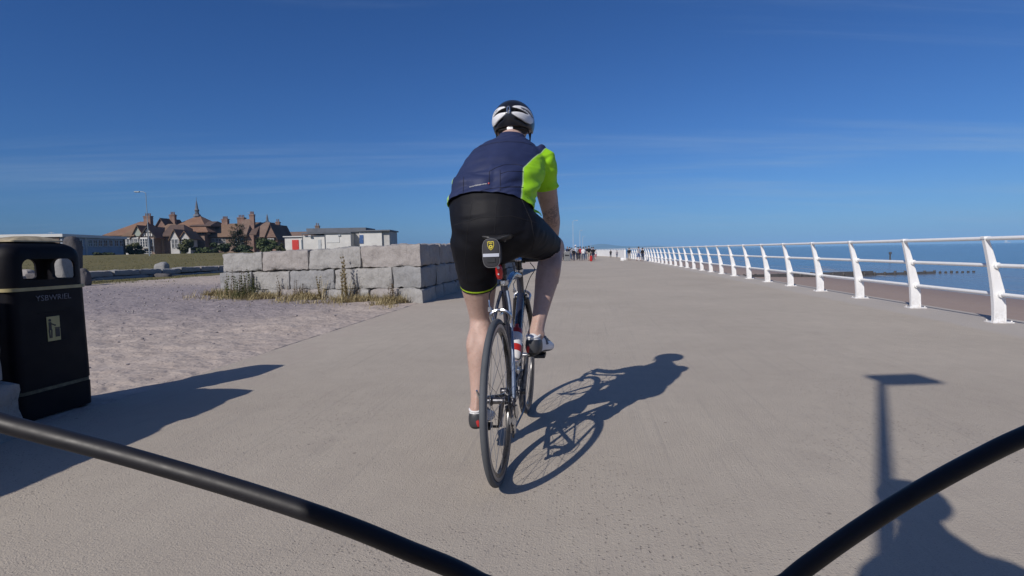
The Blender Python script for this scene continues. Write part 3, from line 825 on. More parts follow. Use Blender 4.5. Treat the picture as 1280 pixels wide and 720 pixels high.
# (label, px, py of the foot, height in m, kind, stems)
W_ = [
 ('bushy low green and brown weed at the left end of the block wall', 303, 374, .62, 'leafy', 9, .28),
 ('wispy brown weed standing above the bushy one at the wall end', 297, 371, .75, 'twig', 7, .2),
 ('tall green grassy weed second from the left end of the block wall', 316, 371, .78, 'leafy', 4, .1),
 ('thin green upright weed below the first joint of the top course', 337, 370, .66, 'leafy', 3, .07),
 ('thin dry weed left of the middle of the block wall', 356, 372, .6, 'twig', 4, .1),
 ('pale dry weed low in front of the middle blocks', 376, 374, .5, 'twig', 5, .15),
 ('slender dry weed with seed head before the dark joint, middle of the wall', 402, 375, .78, 'spire', 2, .06),
 ('tallest yellow dry weed leaning in front of the block wall', 431, 377, 1.0, 'spire', 6, .09),
 ('brown twiggy weed beside the tallest yellow one, casting shadow on the blocks', 441, 376, .45, 'twig', 6, .14),
 ('short brown weed in the joint near the right corner of the block wall', 489, 379, .42, 'twig', 6, .06)]
for i, (lab, px, py, h_, kd, n_, sp_) in enumerate(W_): weed(lab, px, py, h_, kd, n_, 20 + i, spread_=sp_)
# dry grass along the wall foot: a mass nobody could count
bm = bmesh.new(); rg = random.Random(5)
for q in range(10500):
    f = rg.random() ** .9
    base = fd * rg.uniform(.2, 6.4) - ud * (abs(rg.gauss(0, .42)) + .06) + V((A0.x, A0.y, 0))
    s, t = ST(base)
    if noise.noise(V((s * 1.6, t * 1.6, 4))) < -.12 + .25 * sstep(-3.6, -3.2, s) or s > -3.15: continue
    base.z = hgt(s, t) + sand_relief(s, t) - .01
    a = rg.uniform(0, 2 * pi)
    blade(bm, base, V((cos(a), sin(a), rg.uniform(.6, 2.5))), rg.uniform(.07, .30), rg.uniform(.006, .013), rg.uniform(.2, .8))
o = obj('dry_grass', bm, M['weed_dry'], smooth=False); tag(o, 'dry yellow grass along the foot of the stone block wall', 'grass', kind='stuff')
# rough turf on the strip before the low wall and on the lawn edge
bm = bmesh.new()
for q in range(5200):
    s = rg.uniform(-19.6, -15.5); t = rg.uniform(11, 34)
    if noise.noise(V((s * .5, t * .5, 1))) < -.2 + .4 * sstep(-18.5, -15.5, s): continue
    a = rg.uniform(0, 2 * pi); b = PT(s, t, hgt(s, t) - .01)
    blade(bm, b, V((cos(a), sin(a), rg.uniform(.8, 2))), rg.uniform(.05, .15), rg.uniform(.01, .025), .5, seg=2)
for q in range(7000):
    s = rg.uniform(-52, -20.8); t = rg.uniform(15, 62)
    a = rg.uniform(0, 2 * pi); b = PT(s, t, hgt(s, t) - .01)
    blade(bm, b, V((cos(a), sin(a), rg.uniform(.8, 2))), rg.uniform(.05, .14), rg.uniform(.02, .05), .5, seg=2)
o = obj('turf', bm, leaf_mat('turf_blades', (.075, .08, .024), (.17, .145, .06)), smooth=False); tag(o, 'short dry turf of the lawn and the strip before it', 'grass', kind='stuff')
# pebbles and shell bits on the sand
bm = bmesh.new()
for q in range(1500):
    s = -3.3 - rg.random() ** 1.0 * 13; t = rg.uniform(2.5, 17)
    if rg.random() > .25 + .75 * sstep(4.5, 9, t): continue
    r = rg.uniform(.006, .02) * (1.6 if rg.random() < .06 else 1) * (1 + .04 * t)
    m_ = Matrix.Translation(PT(s, t, sand_relief(s, t) + r * .25)) @ Matrix.Rotation(rg.uniform(0, 6), 4, 'Z') @ Matrix.Diagonal((r, r * rg.uniform(.6, 1), r * rg.uniform(.4, .7), 1))
    bmesh.ops.create_icosphere(bm, subdivisions=1, radius=1, matrix=m_)
k = NT('pebbles'); k.set('Base Color', k.mix(k.n('ShaderNodeNewGeometry').outputs['Random Per Island'], (.16, .14, .15), (.42, .38, .36))); k.set('Roughness', .9)
o = obj('pebbles', bm, k.m); tag(o, 'small pebbles scattered over the sand', 'pebbles', kind='stuff')

# ---------------------------------------------------------------- shrubs and trees
def shrub(name, label, cat, foot, sx, sy, sz, m, seed, n=1400, leaf=.16, boxy=.6, trunk=True, lobes=9, group=None, lift=0.0):
    rg = random.Random(seed); th = thing(name, label, cat, foot, 0, group)
    if trunk:
        bm = bmesh.new(); stem(bm, smooth_path([(0, 0, -.3), (.05, 0, sz * .3), (rg.uniform(-.1, .1) * sx, 0, sz * .7)], 4), .06 * sz ** .5 + .03, .03, 7)
        for q in range(5):
            a = rg.uniform(0, 6.28); stem(bm, smooth_path([(0, 0, sz * .25), (cos(a) * sx * .2, sin(a) * sy * .2, sz * .5), (cos(a) * sx * .38, sin(a) * sy * .38, sz * .72)], 3), .05, .015, 5)
        obj('trunk', bm, M['bark'], th)
    L = [(V((rg.uniform(-.34, .34) * sx, rg.uniform(-.34, .34) * sy, sz * (lift + (1 - lift) * rg.uniform(.10, .80)))), rg.uniform(.55, 1.0)) for _ in range(lobes)]
    bm = bmesh.new()
    for q in range(n):
        c, k_ = rg.choice(L)
        d = V((rg.gauss(0, 1), rg.gauss(0, 1), rg.gauss(0, 1))).normalized()
        r = rg.random() ** .35 * k_
        p = c + V((d.x * sx * .24, d.y * sy * .24, d.z * sz * .26)) * r
        p.x = max(-sx * .52, min(sx * .52, p.x)); p.z = max(.02, min(sz * rg.uniform(.93, 1.04), p.z))
        nrm = (d + V((rg.gauss(0, .5), rg.gauss(0, .5), rg.gauss(0, .5) + .3))).normalized()
        t1 = nrm.orthogonal().normalized(); t2 = nrm.cross(t1); a = rg.uniform(0, 6.28)
        u = (t1 * cos(a) + t2 * sin(a)) * leaf * rg.uniform(.6, 1.3); v = nrm.cross(u).normalized() * leaf * rg.uniform(.35, .7)
        vs = [bm.verts.new(p + x) for x in (-u, -v * .8 + u * .1, u, v * .8 + u * .1)]
        bm.faces.new(vs)
    obj('crown', bm, m, th, smooth=False)
    return th
def pine(label, foot, hh, w_, seed):
    rg = random.Random(seed); th = thing('pine_tree', label, 'tree', foot)
    bm = bmesh.new(); stem(bm, smooth_path([(0, 0, -.3), (.1, 0, hh * .5), (-.1, 0, hh * .92)], 5), .22, .05, 8)
    lf = bmesh.new()
    for q in range(46):
        f = rg.uniform(.06, .97); z = hh * f; a = rg.uniform(0, 6.28)
        R = w_ * .5 * (1.05 - f) ** .55 * rg.uniform(.55, 1.1)
        tipp = V((cos(a) * R, sin(a) * R, z + R * rg.uniform(.05, .4)))
        stem(bm, [V((0, 0, z - .1 * R)), V((0, 0, z)).lerp(tipp, .5) - V((0, 0, .04 * R)), tipp], .05, .015, 5)
        for w in range(60):
            p = V((0, 0, z)).lerp(tipp, rg.uniform(.25, 1.08)) + V((rg.gauss(0, .16), rg.gauss(0, .16), rg.gauss(0, .13))) * (1.1)
            d = V((cos(a) + rg.gauss(0, .6), sin(a) + rg.gauss(0, .6), rg.uniform(0, 1.2)))
            blade(lf, p, d, rg.uniform(.2, .5), rg.uniform(.08, .16), .2, seg=2)
    obj('trunk', bm, M['bark'], th); obj('crown', lf, M['leaf_dark'], th, smooth=False)
def veg_at(x0, x1, y0, y1, Y):
    a, b = at_y(x0, y1, Y), at_y(x1, y1, Y); z1 = at_y((x0 + x1) / 2, y0, Y).z
    zf = hgt(*ST((a + b) / 2)) - .05
    return V(((a.x + b.x) / 2, Y, zf)), b.x - a.x, z1 - zf
def bush(x0, x1, y0, y1, Y, m, label, sd, name='bush', leaf=.26, n=1500, lobes=10, dy=.7):
    f, w_, h_ = veg_at(x0, x1, y0, y1, Y)
    return shrub(name, label, 'bush', f, w_, w_ * dy if w_ < 5 else 3.2, h_, m, sd, n, leaf, lobes=lobes)
bush(158, 183, 303.5, 319, 98, M['leaf_olive'], 'squarish dense bush in front of the leftmost red roofed house', 1)
bush(221, 243, 297.5, 314, 98, M['leaf_olive'], 'rounded olive bush before the middle house, right of the gables', 2)
bush(263, 289, 302.5, 316, 96, M['leaf_dark'], 'dark rounded bush left below the pine tree', 3)
bush(314, 347, 296.8, 313, 98, M['leaf_mid'], 'broad brighter green bush right of the pine tree', 4, lobes=14, n=2000)
bush(240, 264, 308.5, 318, 99, M['leaf_mid'], 'low hedge before the small gabled houses', 5, 'hedge', lobes=12)
bush(286, 318, 305.5, 316, 97.5, M['leaf_dark'], 'low dark hedge under the pine tree', 6, 'hedge', lobes=14)
bush(346, 358, 304, 312, 97, M['leaf_olive'], 'small olive bush left of the white building', 7, n=700)
bush(119, 146, 315.5, 324, 78, M['leaf_dark'], 'low dark bush in front of the grey flat roofed building', 8, n=900, leaf=.2)
f, w_, h_ = veg_at(282, 314, 279.5, 312, 100)
pine('dark ragged pine tree in front of the long red roof', f, h_, w_ * 1.05, 12)
# ---------------------------------------------------------------- houses beyond the lawn
def tile_mat(name, a, b):
    k = NT(name); n = k.noise(.6, 5, .65); f = k.noise(1, 3, .7, sx=(7, 7, 9))
    c = k.mix(k.rng(n, .3, .7), a, b); c = k.mix(k.rng(f, .45, .75, 0, .5), c, tuple(x * .55 for x in a))
    wv = k.n('ShaderNodeTexWave', wave_type='BANDS', bands_direction='Z'); wv.inputs['Scale'].default_value = 1.6; k.l(k.co, wv.inputs[0])
    k.set('Base Color', c); k.set('Roughness', .9); k.set('Normal', k.bump(wv.outputs['Fac'], .5, .05)); k.set('Specular IOR Level', .2); return k.m
def brick_mat(name, a, b, mortar=(.3, .27, .24)):
    k = NT(name); t = k.n('ShaderNodeTexBrick'); mp = k.n('ShaderNodeMapping'); mp.inputs['Rotation'].default_value = (pi / 2, 0, 0); k.l(k.co, mp.inputs[0]); k.l(mp.outputs[0], t.inputs['Vector'])
    t.inputs['Scale'].default_value = 2.2; t.inputs['Color1'].default_value = (*a, 1); t.inputs['Color2'].default_value = (*b, 1); t.inputs['Mortar'].default_value = (*mortar, 1); t.inputs['Mortar Size'].default_value = .015
    k.set('Base Color', k.mix(1.0, t.outputs[0], k.rng(k.noise(.8, 5), .3, .7, .75, 1.15), 'MULTIPLY')); k.set('Roughness', .9); return k.m
M['tile_red'] = tile_mat('red_tiles', (.20, .115, .078), (.27, .165, .11))
M['tile_brown'] = tile_mat('brown_tiles', (.175, .115, .078), (.24, .16, .11))
M['tile_dark'] = tile_mat('dark_tiles', (.10, .07, .06), (.145, .10, .08))
M['tile_pale'] = tile_mat('pale_tiles', (.17, .115, .09), (.23, .165, .13))
M['brick'] = brick_mat('red_brick', (.19, .105, .078), (.25, .14, .10))
M['brick_brown'] = brick_mat('brown_brick', (.19, .13, .10), (.25, .17, .13))
M['render_white'] = mat('white_render', (.60, .59, .56), .85, var=.1, vscale=.8)
M['render_grey'] = mat('grey_render', (.46, .45, .43), .85, var=.15, vscale=.8)
M['timber_dark'] = mat('dark_timber', (.035, .027, .022), .7)
M['glass'] = mat('window_glass', (.03, .035, .045), .08, var=.1, spec=.8)
M['frame_white'] = mat('white_frames', (.6, .6, .58), .5, var=.05)
M['lead'] = mat('lead_sheet', (.13, .14, .16), .5, var=.2)
DH = 120.0; SC = DH / F
def hx(px): return (px - 640) * SC * 1.0
def P2(px, py, Y=DH): return at_y(px, py, Y)
def part_box(name, par, x0, x1, y0, y1, z0, z1, m):
    bm = bmesh.new(); box(bm, ((x0 + x1) / 2, (y0 + y1) / 2, (z0 + z1) / 2), (x1 - x0, y1 - y0, z1 - z0)); return obj(name, bm, m, par, smooth=False)
def hip_roof(par, x0, x1, y0, y1, z0, z1, rx0, rx1, m, name='roof', ov=.35):
    """hipped roof with a ridge from rx0 to rx1 along x at the mid depth (rx0 == rx1 makes a pyramid)"""
    bm = bmesh.new(); ym = (y0 + y1) / 2
    b = [bm.verts.new(p) for p in ((x0 - ov, y0 - ov, z0), (x1 + ov, y0 - ov, z0), (x1 + ov, y1 + ov, z0), (x0 - ov, y1 + ov, z0))]
    c = [bm.verts.new(V(v.co) + V((0, 0, .18))) for v in b]
    r = [bm.verts.new((rx0, ym, z1)), bm.verts.new((rx1 + .02, ym, z1))]
    bm.faces.new(b[::-1])
    for i in range(4): bm.faces.new((b[i], b[(i + 1) % 4], c[(i + 1) % 4], c[i]))
    bm.faces.new((c[0], c[1], r[1], r[0])); bm.faces.new((c[1], c[2], r[1])); bm.faces.new((c[2], c[3], r[0], r[1])); bm.faces.new((c[3], c[0], r[0]))
    return obj(name, bm, m, par, smooth=False)
def gable_y(par, x0, x1, y0, y1, z0, z1, m, wallm, ov=.3, timber=False):
    """gable whose pointed end faces the viewer (-y)"""
    xm = (x0 + x1) / 2; th = .2
    bm = bmesh.new(); prism(bm, [(x0, y0, z0), (x1, y0, z0), (xm, y0, z1 - .1)], (0, y1 - y0, 0)); g = obj('gable', bm, wallm, par, smooth=False)
    bm = bmesh.new()
    for sx_, xe in ((-1, x0), (1, x1)):
        sl = (z1 - z0) / (xm - xe) ; xo = xe + sx_ * ov; zo = z0 + sl * (xo - xe)
        prism(bm, [(xo, y0 - ov, zo), (xm, y0 - ov, z1), (xm, y0 - ov, z1 + th), (xo, y0 - ov, zo + th)], (0, y1 - y0 + ov, 0))
    obj('roof', bm, m, par, smooth=False)
    if timber:
        bm = bmesh.new()
        for f in (.18, .34, .5, .66, .82):
            x = x0 + (x1 - x0) * f; zt = z0 + (z1 - z0) * (1 - abs(2 * f - 1)) - .25
            box(bm, (x, y0 - .03, (z0 + zt) / 2), (.14, .08, max(.1, zt - z0)))
        box(bm, (xm, y0 - .035, z0 + .1), (x1 - x0, .09, .2)); box(bm, (xm, y0 - .036, z0 + (z1 - z0) * .45), ((x1 - x0) * .55, .088, .14))
        for a, b in (((x0 - ov, z0 - ov * .9), (xm, z1)), ((xm, z1), (x1 + ov, z0 - ov * .9))):
            prism(bm, [(a[0], y0 - ov - .06, a[1] - .1), (b[0], y0 - ov - .06, b[1] - .1), (b[0], y0 - ov - .06, b[1] + .2), (a[0], y0 - ov - .06, a[1] + .2)], (0, .055, 0))
        obj('timbering', bm, M['timber_dark'], par, smooth=False)
    return g
def window(par, x, y, z, w_, h_, bars=2, rows=1, m=None):
    bm = bmesh.new(); t = .07
    for xx in (x - w_ / 2, x + w_ / 2): box(bm, (xx, y - .04, z), (t, .1, h_ + t))
    for zz in (z - h_ / 2, z + h_ / 2): box(bm, (x, y - .041, zz), (w_ - t, .098, t))
    for i in range(1, bars): box(bm, (x - w_ / 2 + w_ * i / bars, y - .042, z), (t * .7, .08, h_ - t))
    for i in range(1, rows + 1): box(bm, (x, y - .043, z - h_ / 2 + h_ * i / (rows + 1)), (w_ - t, .07, t * .6))
    o = obj('window', bm, m or M['frame_white'], par, smooth=False)
    bm = bmesh.new(); box(bm, (x, y - .012, z), (w_, .03, h_)); obj('pane', bm, M['glass'], o, smooth=False)
    return o
def chimney(par, x, y, z0, z1, w_, m=None, pots=3):
    bm = bmesh.new(); box(bm, (x, y, (z0 + z1) / 2), (w_, w_ * .7, z1 - z0)); box(bm, (x, y, z1 - .15), (w_ + .22, w_ * .7 + .22, .16)); box(bm, (x, y, z1 - .5), (w_ + .12, w_ * .7 + .12, .12))
    o = obj('chimney', bm, m or M['brick'], par, smooth=False)
    bm = bmesh.new()
    for i in range(pots): lathe(bm, [(.13, z1 - .05), (.11, z1 + .55), (.13, z1 + .6)], seg=8, c=(x + (i - (pots - 1) / 2) * w_ / max(2, pots) * .9, y, 0))
    obj('chimney_pot', bm, M['tile_red'], o)
def house(label, px_mid, Y=DH):
    p = at_y(px_mid, 318, Y); g0 = hgt(*ST(p)) - .1
    h_ = thing('house', label, 'house', (p.x, Y, g0), 0, 'red roofed houses beyond the lawn')
    X = lambda px: at_y(px, 318, Y).x - p.x + (0)
    Z = lambda py, px=px_mid: at_y(px, py, Y).z - g0
    return h_, X, Z
# the leftmost house
h, X, Z = house('leftmost red roofed house with a broad hipped roof and two small front gables', 170)
part_box('wall', h, X(137), X(181), 0, 9, 0, Z(294), M['render_grey'])
part_box('bay_wall', h, X(155.5), X(164), -.6, .0, 0, Z(297), M['render_white'])
hip_roof(h, X(134), X(181), -.3, 9.3, Z(294.5), Z(275.5), X(160.5), X(170), M['tile_red'])
chimney(h, X(168.6), 5.2, Z(285), Z(268), 1.5, pots=4)
chimney(h, X(140), 6, Z(292), Z(285.5), 1.2, pots=2)
part_box('wall', h, X(172), X(192), -3.2, -.01, 0, Z(296), M['render_grey'])
gable_y(h, X(178.5), X(194), -3.2, 4, Z(297), Z(283.5), M['tile_brown'], mat('greenish_render', (.30, .34, .29), .8, var=.1), timber=False)
hip_roof(h, X(170), X(181), -3.2, 3, Z(296), Z(282.5), X(174), X(181), M['tile_brown'])
part_box('wall', h, X(195), X(209.5), -4.2, 3, 0, Z(297), M['brick_brown'])
part_box('bay_wall', h, X(195.6), X(204.5), -5.0, -4.21, Z(311), Z(298), M['render_white'])
gable_y(h, X(193.5), X(211), -4.2, 3.5, Z(297.5), Z(285.5), M['tile_red'], M['render_white'], timber=True)
for a in (157.8, 161.4): window(h, X(a), -.62, Z(303), 1.0, 1.5)
for a in (174.5, 178.5, 183.5, 188): window(h, X(a), -3.22, Z(303), .62, 1.5, 2); 
for a in (183.5, 188): window(h, X(a), -3.22, Z(312), .8, 1.4, 2)
for a in (197.2, 200.1, 203): window(h, X(a), -5.02, Z(304.5), .42, 1.7, 1, 2)
window(h, X(200), -4.22, Z(315), 1.9, .9, 4)
window(h, X(207), -4.22, Z(304), .4, 1.5, 1)
bm = bmesh.new(); box(bm, (X(209), -4.25, Z(308)), (.16, .2, Z(300) - Z(316))); obj('drainpipe', bm, M['lead'], h, smooth=False)
# the middle house with the spire
h, X, Z = house('middle house with the highest roof, a slim spire on its ridge and grey front hips', 229, 124)
part_box('wall', h, X(206), X(257), 0, 12, 0, Z(293), M['brick_brown'])
hip_roof(h, X(204), X(262), -.5, 12.5, Z(291), Z(267.5), X(230.5), X(234), M['tile_red'])
hip_roof(h, X(236), X(262), 1, 11, Z(283), Z(275.2), X(240), X(256.5), M['tile_dark'], ov=.1)
gable_y(h, X(199.5), X(216), -1.2, 6, Z(286), Z(273.5), M['tile_dark'], M['brick'])
chimney(h, X(211.5), 2.2, Z(287), Z(267), 1.15, pots=3)
part_box('wall', h, X(206.5), X(250), -5, -1.2, 0, Z(297), M['brick_brown'])
hip_roof(h, X(206), X(238), -5, 3, Z(296.5), Z(280), X(216), X(225), M['tile_brown'])
hip_roof(h, X(225), X(250), -5.6, 3, Z(296.5), Z(281), X(220), X(236), M['tile_dark'])
for a, b, c in ((241.5, 251.5, 289.5), (252, 263, 291.5)):
    part_box('wall', h, X(a), X(b), -8.0 + (a > 250) * .4, -4.9, 0, Z(299), M['render_grey'])
    gable_y(h, X(a), X(b), -8.0 + (a > 250) * .4, -3.5, Z(299), Z(c), M['tile_brown'], M['render_grey'])
    for q in (.3, .7): window(h, X(a + (b - a) * q), -8.02 + (a > 250) * .4, Z(305.5), .55, 1.9, 2, 1)
part_box('bay_wall', h, X(214.5), X(224), -6, -5.01, 0, Z(298), M['brick_brown'])
for a in (217, 221.5): window(h, X(a), -6.02, Z(305), .5, 1.5, 1, 1)
sp_ = bmesh.new()
lathe(sp_, [(.95, Z(268.5)), (.75, Z(266)), (.42, Z(264.5)), (.42, Z(261)), (.55, Z(260.6)), (.34, Z(258)), (.2, Z(252)), (.06, Z(247.5)), (.03, Z(243))], seg=8, c=(X(230.3), 6, 0))
obj('spire', sp_, M['lead'], h, smooth=False)
bm = bmesh.new(); lathe(bm, [(.5, Z(264.5)), (.5, Z(263.9))], seg=8, c=(X(230.3), 6, 0)); lathe(bm, [(.5, Z(261.6)), (.5, Z(261))], seg=8, c=(X(230.3), 6, 0)); obj('spire_louvre', bm, M['timber_dark'], h, smooth=False)
# the long house
h, X, Z = house('long low house with one white half timbered dormer in its brown roof', 277, 126)
part_box('wall', h, X(248), X(304), 0, 9, 0, Z(296), M['brick_brown'])
bm = bmesh.new()
prism(bm, [(X(246), -.6, Z(296.4)), (X(246), -.6, Z(295.6)), (X(246), 4.5, Z(278.2)), (X(246), 9.6, Z(295.6)), (X(246), 9.6, Z(296.4))], (X(306) - X(246), 0, 0)); obj('roof', bm, M['tile_brown'], h, smooth=False)
part_box('dormer_wall', h, X(253.2), X(263), -.4, 3, Z(293.5), Z(287.5), M['render_white'])
gable_y(h, X(252.6), X(263.6), -.4, 4, Z(287.8), Z(282.6), M['tile_pale'], M['render_white'], ov=.2, timber=True)
window(h, X(258.2), -.42, Z(290.5), 1.0, .85, 3)
for a in (268, 272, 276.5, 281, 297, 301): window(h, X(a), -.02, Z(302), .6, 1.5, 2, 1)
chimney(h, X(271), 4.6, Z(283), Z(272), 1.35, M['brick'], 4); chimney(h, X(292), 4.6, Z(283), Z(270.5), 1.6, M['brick'], 4)
# house with the pale stepped gable
h, X, Z = house('house with a pale steep gable roof and a tall chimney, right behind the pine', 303, 118)
part_box('wall', h, X(294), X(318), 0, 8, 0, Z(294), M['brick'])
hip_roof(h, X(293.5), X(309.5), -.6, 8, Z(296), Z(272.5), X(298), X(306.5), M['tile_pale'])
hip_roof(h, X(305), X(319), .5, 8.5, Z(294), Z(276.5), X(308), X(316.5), M['tile_dark'])
chimney(h, X(311), 2.4, Z(290), Z(267), .95, M['brick'], 3)
bm = bmesh.new(); tube(bm, [(X(305.5), 4, Z(274)), (X(305.5), 4, Z(262.5))], .04, seg=5)
for q in range(5): box(bm, (X(302.5) + q * .22, 4, Z(263.6)), (.03, .7, .03))
box(bm, (X(304), 4, Z(263.6)), (1.3, .04, .04)); obj('aerial', bm, M['galv'], h, smooth=False)
for a in (298, 303): window(h, X(a), -.02, Z(301), .7, 1.5)
# pyramid roofed house with a small spire
h, X, Z = house('house with a truncated pale pyramid roof topped by a small spire', 331, 119)
part_box('wall', h, X(317), X(347.5), 0, 9, 0, Z(296), M['brick'])
bm = bmesh.new(); ym = 4.2
loft(bm, [[V((X(316.4), -.4, Z(296.4))), V((X(335.5), -.4, Z(296.4))), V((X(335.5), 9, Z(296.4))), V((X(316.4), 9, Z(296.4)))], [V((X(321.2), ym - 1.2, Z(277))), V((X(331.8), ym - 1.2, Z(277))), V((X(331.8), ym + 1.2, Z(277))), V((X(321.2), ym + 1.2, Z(277)))]])
obj('roof', bm, M['tile_pale'], h, smooth=False)
bm = bmesh.new(); lathe(bm, [(.8, Z(277)), (.55, Z(275.8)), (.3, Z(275)), (.22, Z(270)), (.05, Z(266))], seg=8, c=(X(325.4), ym, 0)); obj('spire', bm, M['lead'], h, smooth=False)
gable_y(h, X(334.5), X(348.5), -.8, 8, Z(297), Z(281.5), M['tile_dark'], M['brick'])
chimney(h, X(337), 5, Z(290), Z(275.8), .85, M['brick'], 2)
for a in (322, 328, 339.5, 343.5): window(h, X(a), -.82 if a > 334 else -.02, Z(302.5), .6, 1.4)
# low pinkish roof farther right
h, X, Z = house('plain house farthest right with a low pinkish roof behind the white building', 366, 132)
part_box('wall', h, X(346), X(394), 0, 9, 0, Z(297), M['render_grey'])
bm = bmesh.new(); prism(bm, [(X(345), -.5, Z(298)), (X(345), 4.5, Z(288.8)), (X(345), 9.5, Z(298))], (X(395) - X(345), 0, 0)); obj('roof', bm, M['tile_pale'], h, smooth=False)
chimney(h, X(390), 4.5, Z(292), Z(281.2), .95, M['brick_brown'], 2)
for a in (350, 357, 364): window(h, X(a), -.02, Z(303), .8, 1.2)

# ---------------------------------------------------------------- grey flat roofed building at the left
c0 = at_y(79, 318, 80); rz0 = radians(95.7); g0 = .75
gb_ = thing('flat_roofed_building', 'long grey two storey building with a flat roof and white roof edge', 'building', (c0.x, c0.y, g0), rz0)
ux, uy = cos(rz0), sin(rz0)
def KX(px):
    a = (px - 640) / F * 1.0; a = at_y(px, 318, 1.0).x
    return (c0.x - a * c0.y) / (a * uy - ux)
def ZK(py, px):
    k = KX(px); return at_y(px, py, c0.y + k * uy).z - g0
M['cladding'] = mat('grey_cladding', (.30, .34, .40), .7, var=.1, vscale=.7)
LEN = KX(157); zt = ZK(294.2, 79)
part_box('wall', gb_, 0, LEN, 0, 34, -.8, zt - .22, M['cladding'])
part_box('brick_end', gb_, -.09, -.005, .35, 34, -.8, zt - .22, M['brick_brown'])
part_box('roof', gb_, -.35, LEN + .2, -.3, 34.2, zt - .21, zt + .22, M['frame_white'])
part_box('pier', gb_, KX(107.2), KX(109.6), -.07, -.005, -.8, zt - .23, M['render_grey'])
part_box('end_pier', gb_, LEN - .5, LEN + .03, -.07, -.005, -.8, zt - .23, M['timber_dark'])
part_box('ledge', gb_, .0, KX(107.1), -.04, -.004, ZK(311, 95), ZK(310, 95), M['render_grey'])
for px in (113, 119.5, 126, 132.5, 139, 146, 152): window(gb_, KX(px), -.01, ZK(304, px), .95, 1.0, 2)
for px in (84, 90, 96, 102): window(gb_, KX(px), -.01, ZK(304, px), .55, 1.0, 1)
bm = bmesh.new(); box(bm, (KX(92), -.05, ZK(313, 92)), (.5, .05, .8)); obj('noticeboard', bm, M['frame_white'], gb_, smooth=False)
# brown roofed hall at the far left
Y = 84.0; pa = at_y(20, 320, Y); g0 = hgt(*ST(pa)) - .1
X = lambda px: at_y(px, 318, Y).x - pa.x
Z = lambda py, px=20: at_y(px, py, Y).z - g0
hb = thing('hall', 'brown roofed hall at the far left edge behind the litter bin', 'building', (pa.x, Y, g0))
part_box('wall', hb, X(-60), X(46), 0, 10, -.2, Z(314), M['brick_brown'])
bm = bmesh.new(); prism(bm, [(X(-62), -.4, Z(314)), (X(-62), 5, Z(302)), (X(-62), 10.4, Z(314))], (X(40) - X(-62), 0, 0))
prism(bm, [(X(40), -.4, Z(314)), (X(40), 5, Z(302)), (X(40), 10.4, Z(314))], (X(48) - X(40), 0, -.6)); obj('roof', bm, M['tile_brown'], hb, smooth=False)
for px in (2, 12, 22, 32): window(hb, X(px), -.01, Z(319), .9, 1.0)
bm = bmesh.new(); tube(bm, [(X(32), 5, Z(303)), (X(32), 5, Z(288))], .03, seg=5); box(bm, (X(32), 5, Z(289.5)), (.9, .03, .03)); obj('aerial', bm, M['galv'], hb, smooth=False)

# ---------------------------------------------------------------- white flat roofed building
Y = 104.0; pa = at_y(420, 312, Y); g0 = 1.0
wbld = thing('white_building', 'long low white building with flat grey roofs and one red door', 'building', (pa.x, Y, g0))
X = lambda px: at_y(px, 312, Y).x - pa.x
Z = lambda py, px=420: at_y(px, py, Y).z - g0
M['roof_felt'] = mat('roof_felt', (.12, .13, .15), .8, var=.15, vscale=.6)
part_box('wall', wbld, X(356.5), X(379), 0, 8, -.5, Z(295.5), M['render_white'])
part_box('wall', wbld, X(379.02), X(408), -.25, 8, -.5, Z(293.8), M['render_white'])
part_box('wall', wbld, X(408.02), X(440), -.6, 8, -.5, Z(292.2), M['render_white'])
part_box('wall', wbld, X(449), X(477), .5, 8, -.5, Z(290.5), M['render_white'])
part_box('wall', wbld, X(440.02), X(448.98), 1.6, 8, -.5, Z(291), M['render_grey'])
part_box('wall', wbld, X(477.02), X(486), .9, 8, -.5, Z(290.2), M['render_grey'])
part_box('roof', wbld, X(355), X(381), -.3, 8.2, Z(295.4), Z(294.2), M['frame_white'])
part_box('roof', wbld, X(380), X(441), -.9, 8.3, Z(292), Z(290.6), M['roof_felt'])
part_box('upper_roof', wbld, X(381), X(456), 1.2, 8.6, Z(289.8), Z(284.6), M['roof_felt'])
part_box('upper_wall', wbld, X(383), X(448), 1.5, 8.4, Z(290.7), Z(289.7), M['render_grey'])
part_box('roof', wbld, X(448), X(488), .1, 8.1, Z(289.9), Z(288.2), M['roof_felt'])
def door(par, x, y, z0, z1, w_, m, name='door'):
    bm = bmesh.new(); box(bm, (x, y - .03, (z0 + z1) / 2), (w_, .08, z1 - z0)); box(bm, (x, y - .07, (z0 + z1) / 2 - .02), (w_ * .75, .03, (z1 - z0) * .85)); o = obj(name, bm, m, par, smooth=False)
    bm = bmesh.new(); box(bm, (x + w_ * .38, y - .11, (z0 + z1) / 2), (.05, .07, .14)); obj('handle', bm, M['galv'], o, smooth=False); return o
o = door(wbld, X(369.7), 0, Z(312), Z(299), 1.25, mat('red_door_paint', (.55, .035, .025), .5, var=.06)); o['label'] = 'red door'
o = door(wbld, X(378.2), 0, Z(312), Z(298.8), .3, mat('slate_door_paint', (.08, .13, .18), .5)); o['label'] = 'narrow slate blue door'
o = door(wbld, X(400.5), -.25, Z(312), Z(299), .6, mat('pale_door_paint', (.45, .47, .48), .5)); o['label'] = 'pale grey door'
o = door(wbld, X(451.5), .5, Z(305), Z(294.2), .75, mat('blue_door_paint', (.04, .10, .26), .5)); o['label'] = 'dark blue door'
bm = bmesh.new(); box(bm, (X(418), -.64, Z(299)), (2.4, .06, 1.3)); obj('shutter', bm, M['frame_white'], wbld, smooth=False)
bm = bmesh.new()
for px in (389.5, 426): box(bm, (X(px), -.7, Z(294.4)), (.5, .2, .22))
obj('wall_lamp', bm, M['galv'], wbld, smooth=False)
bm = bmesh.new()
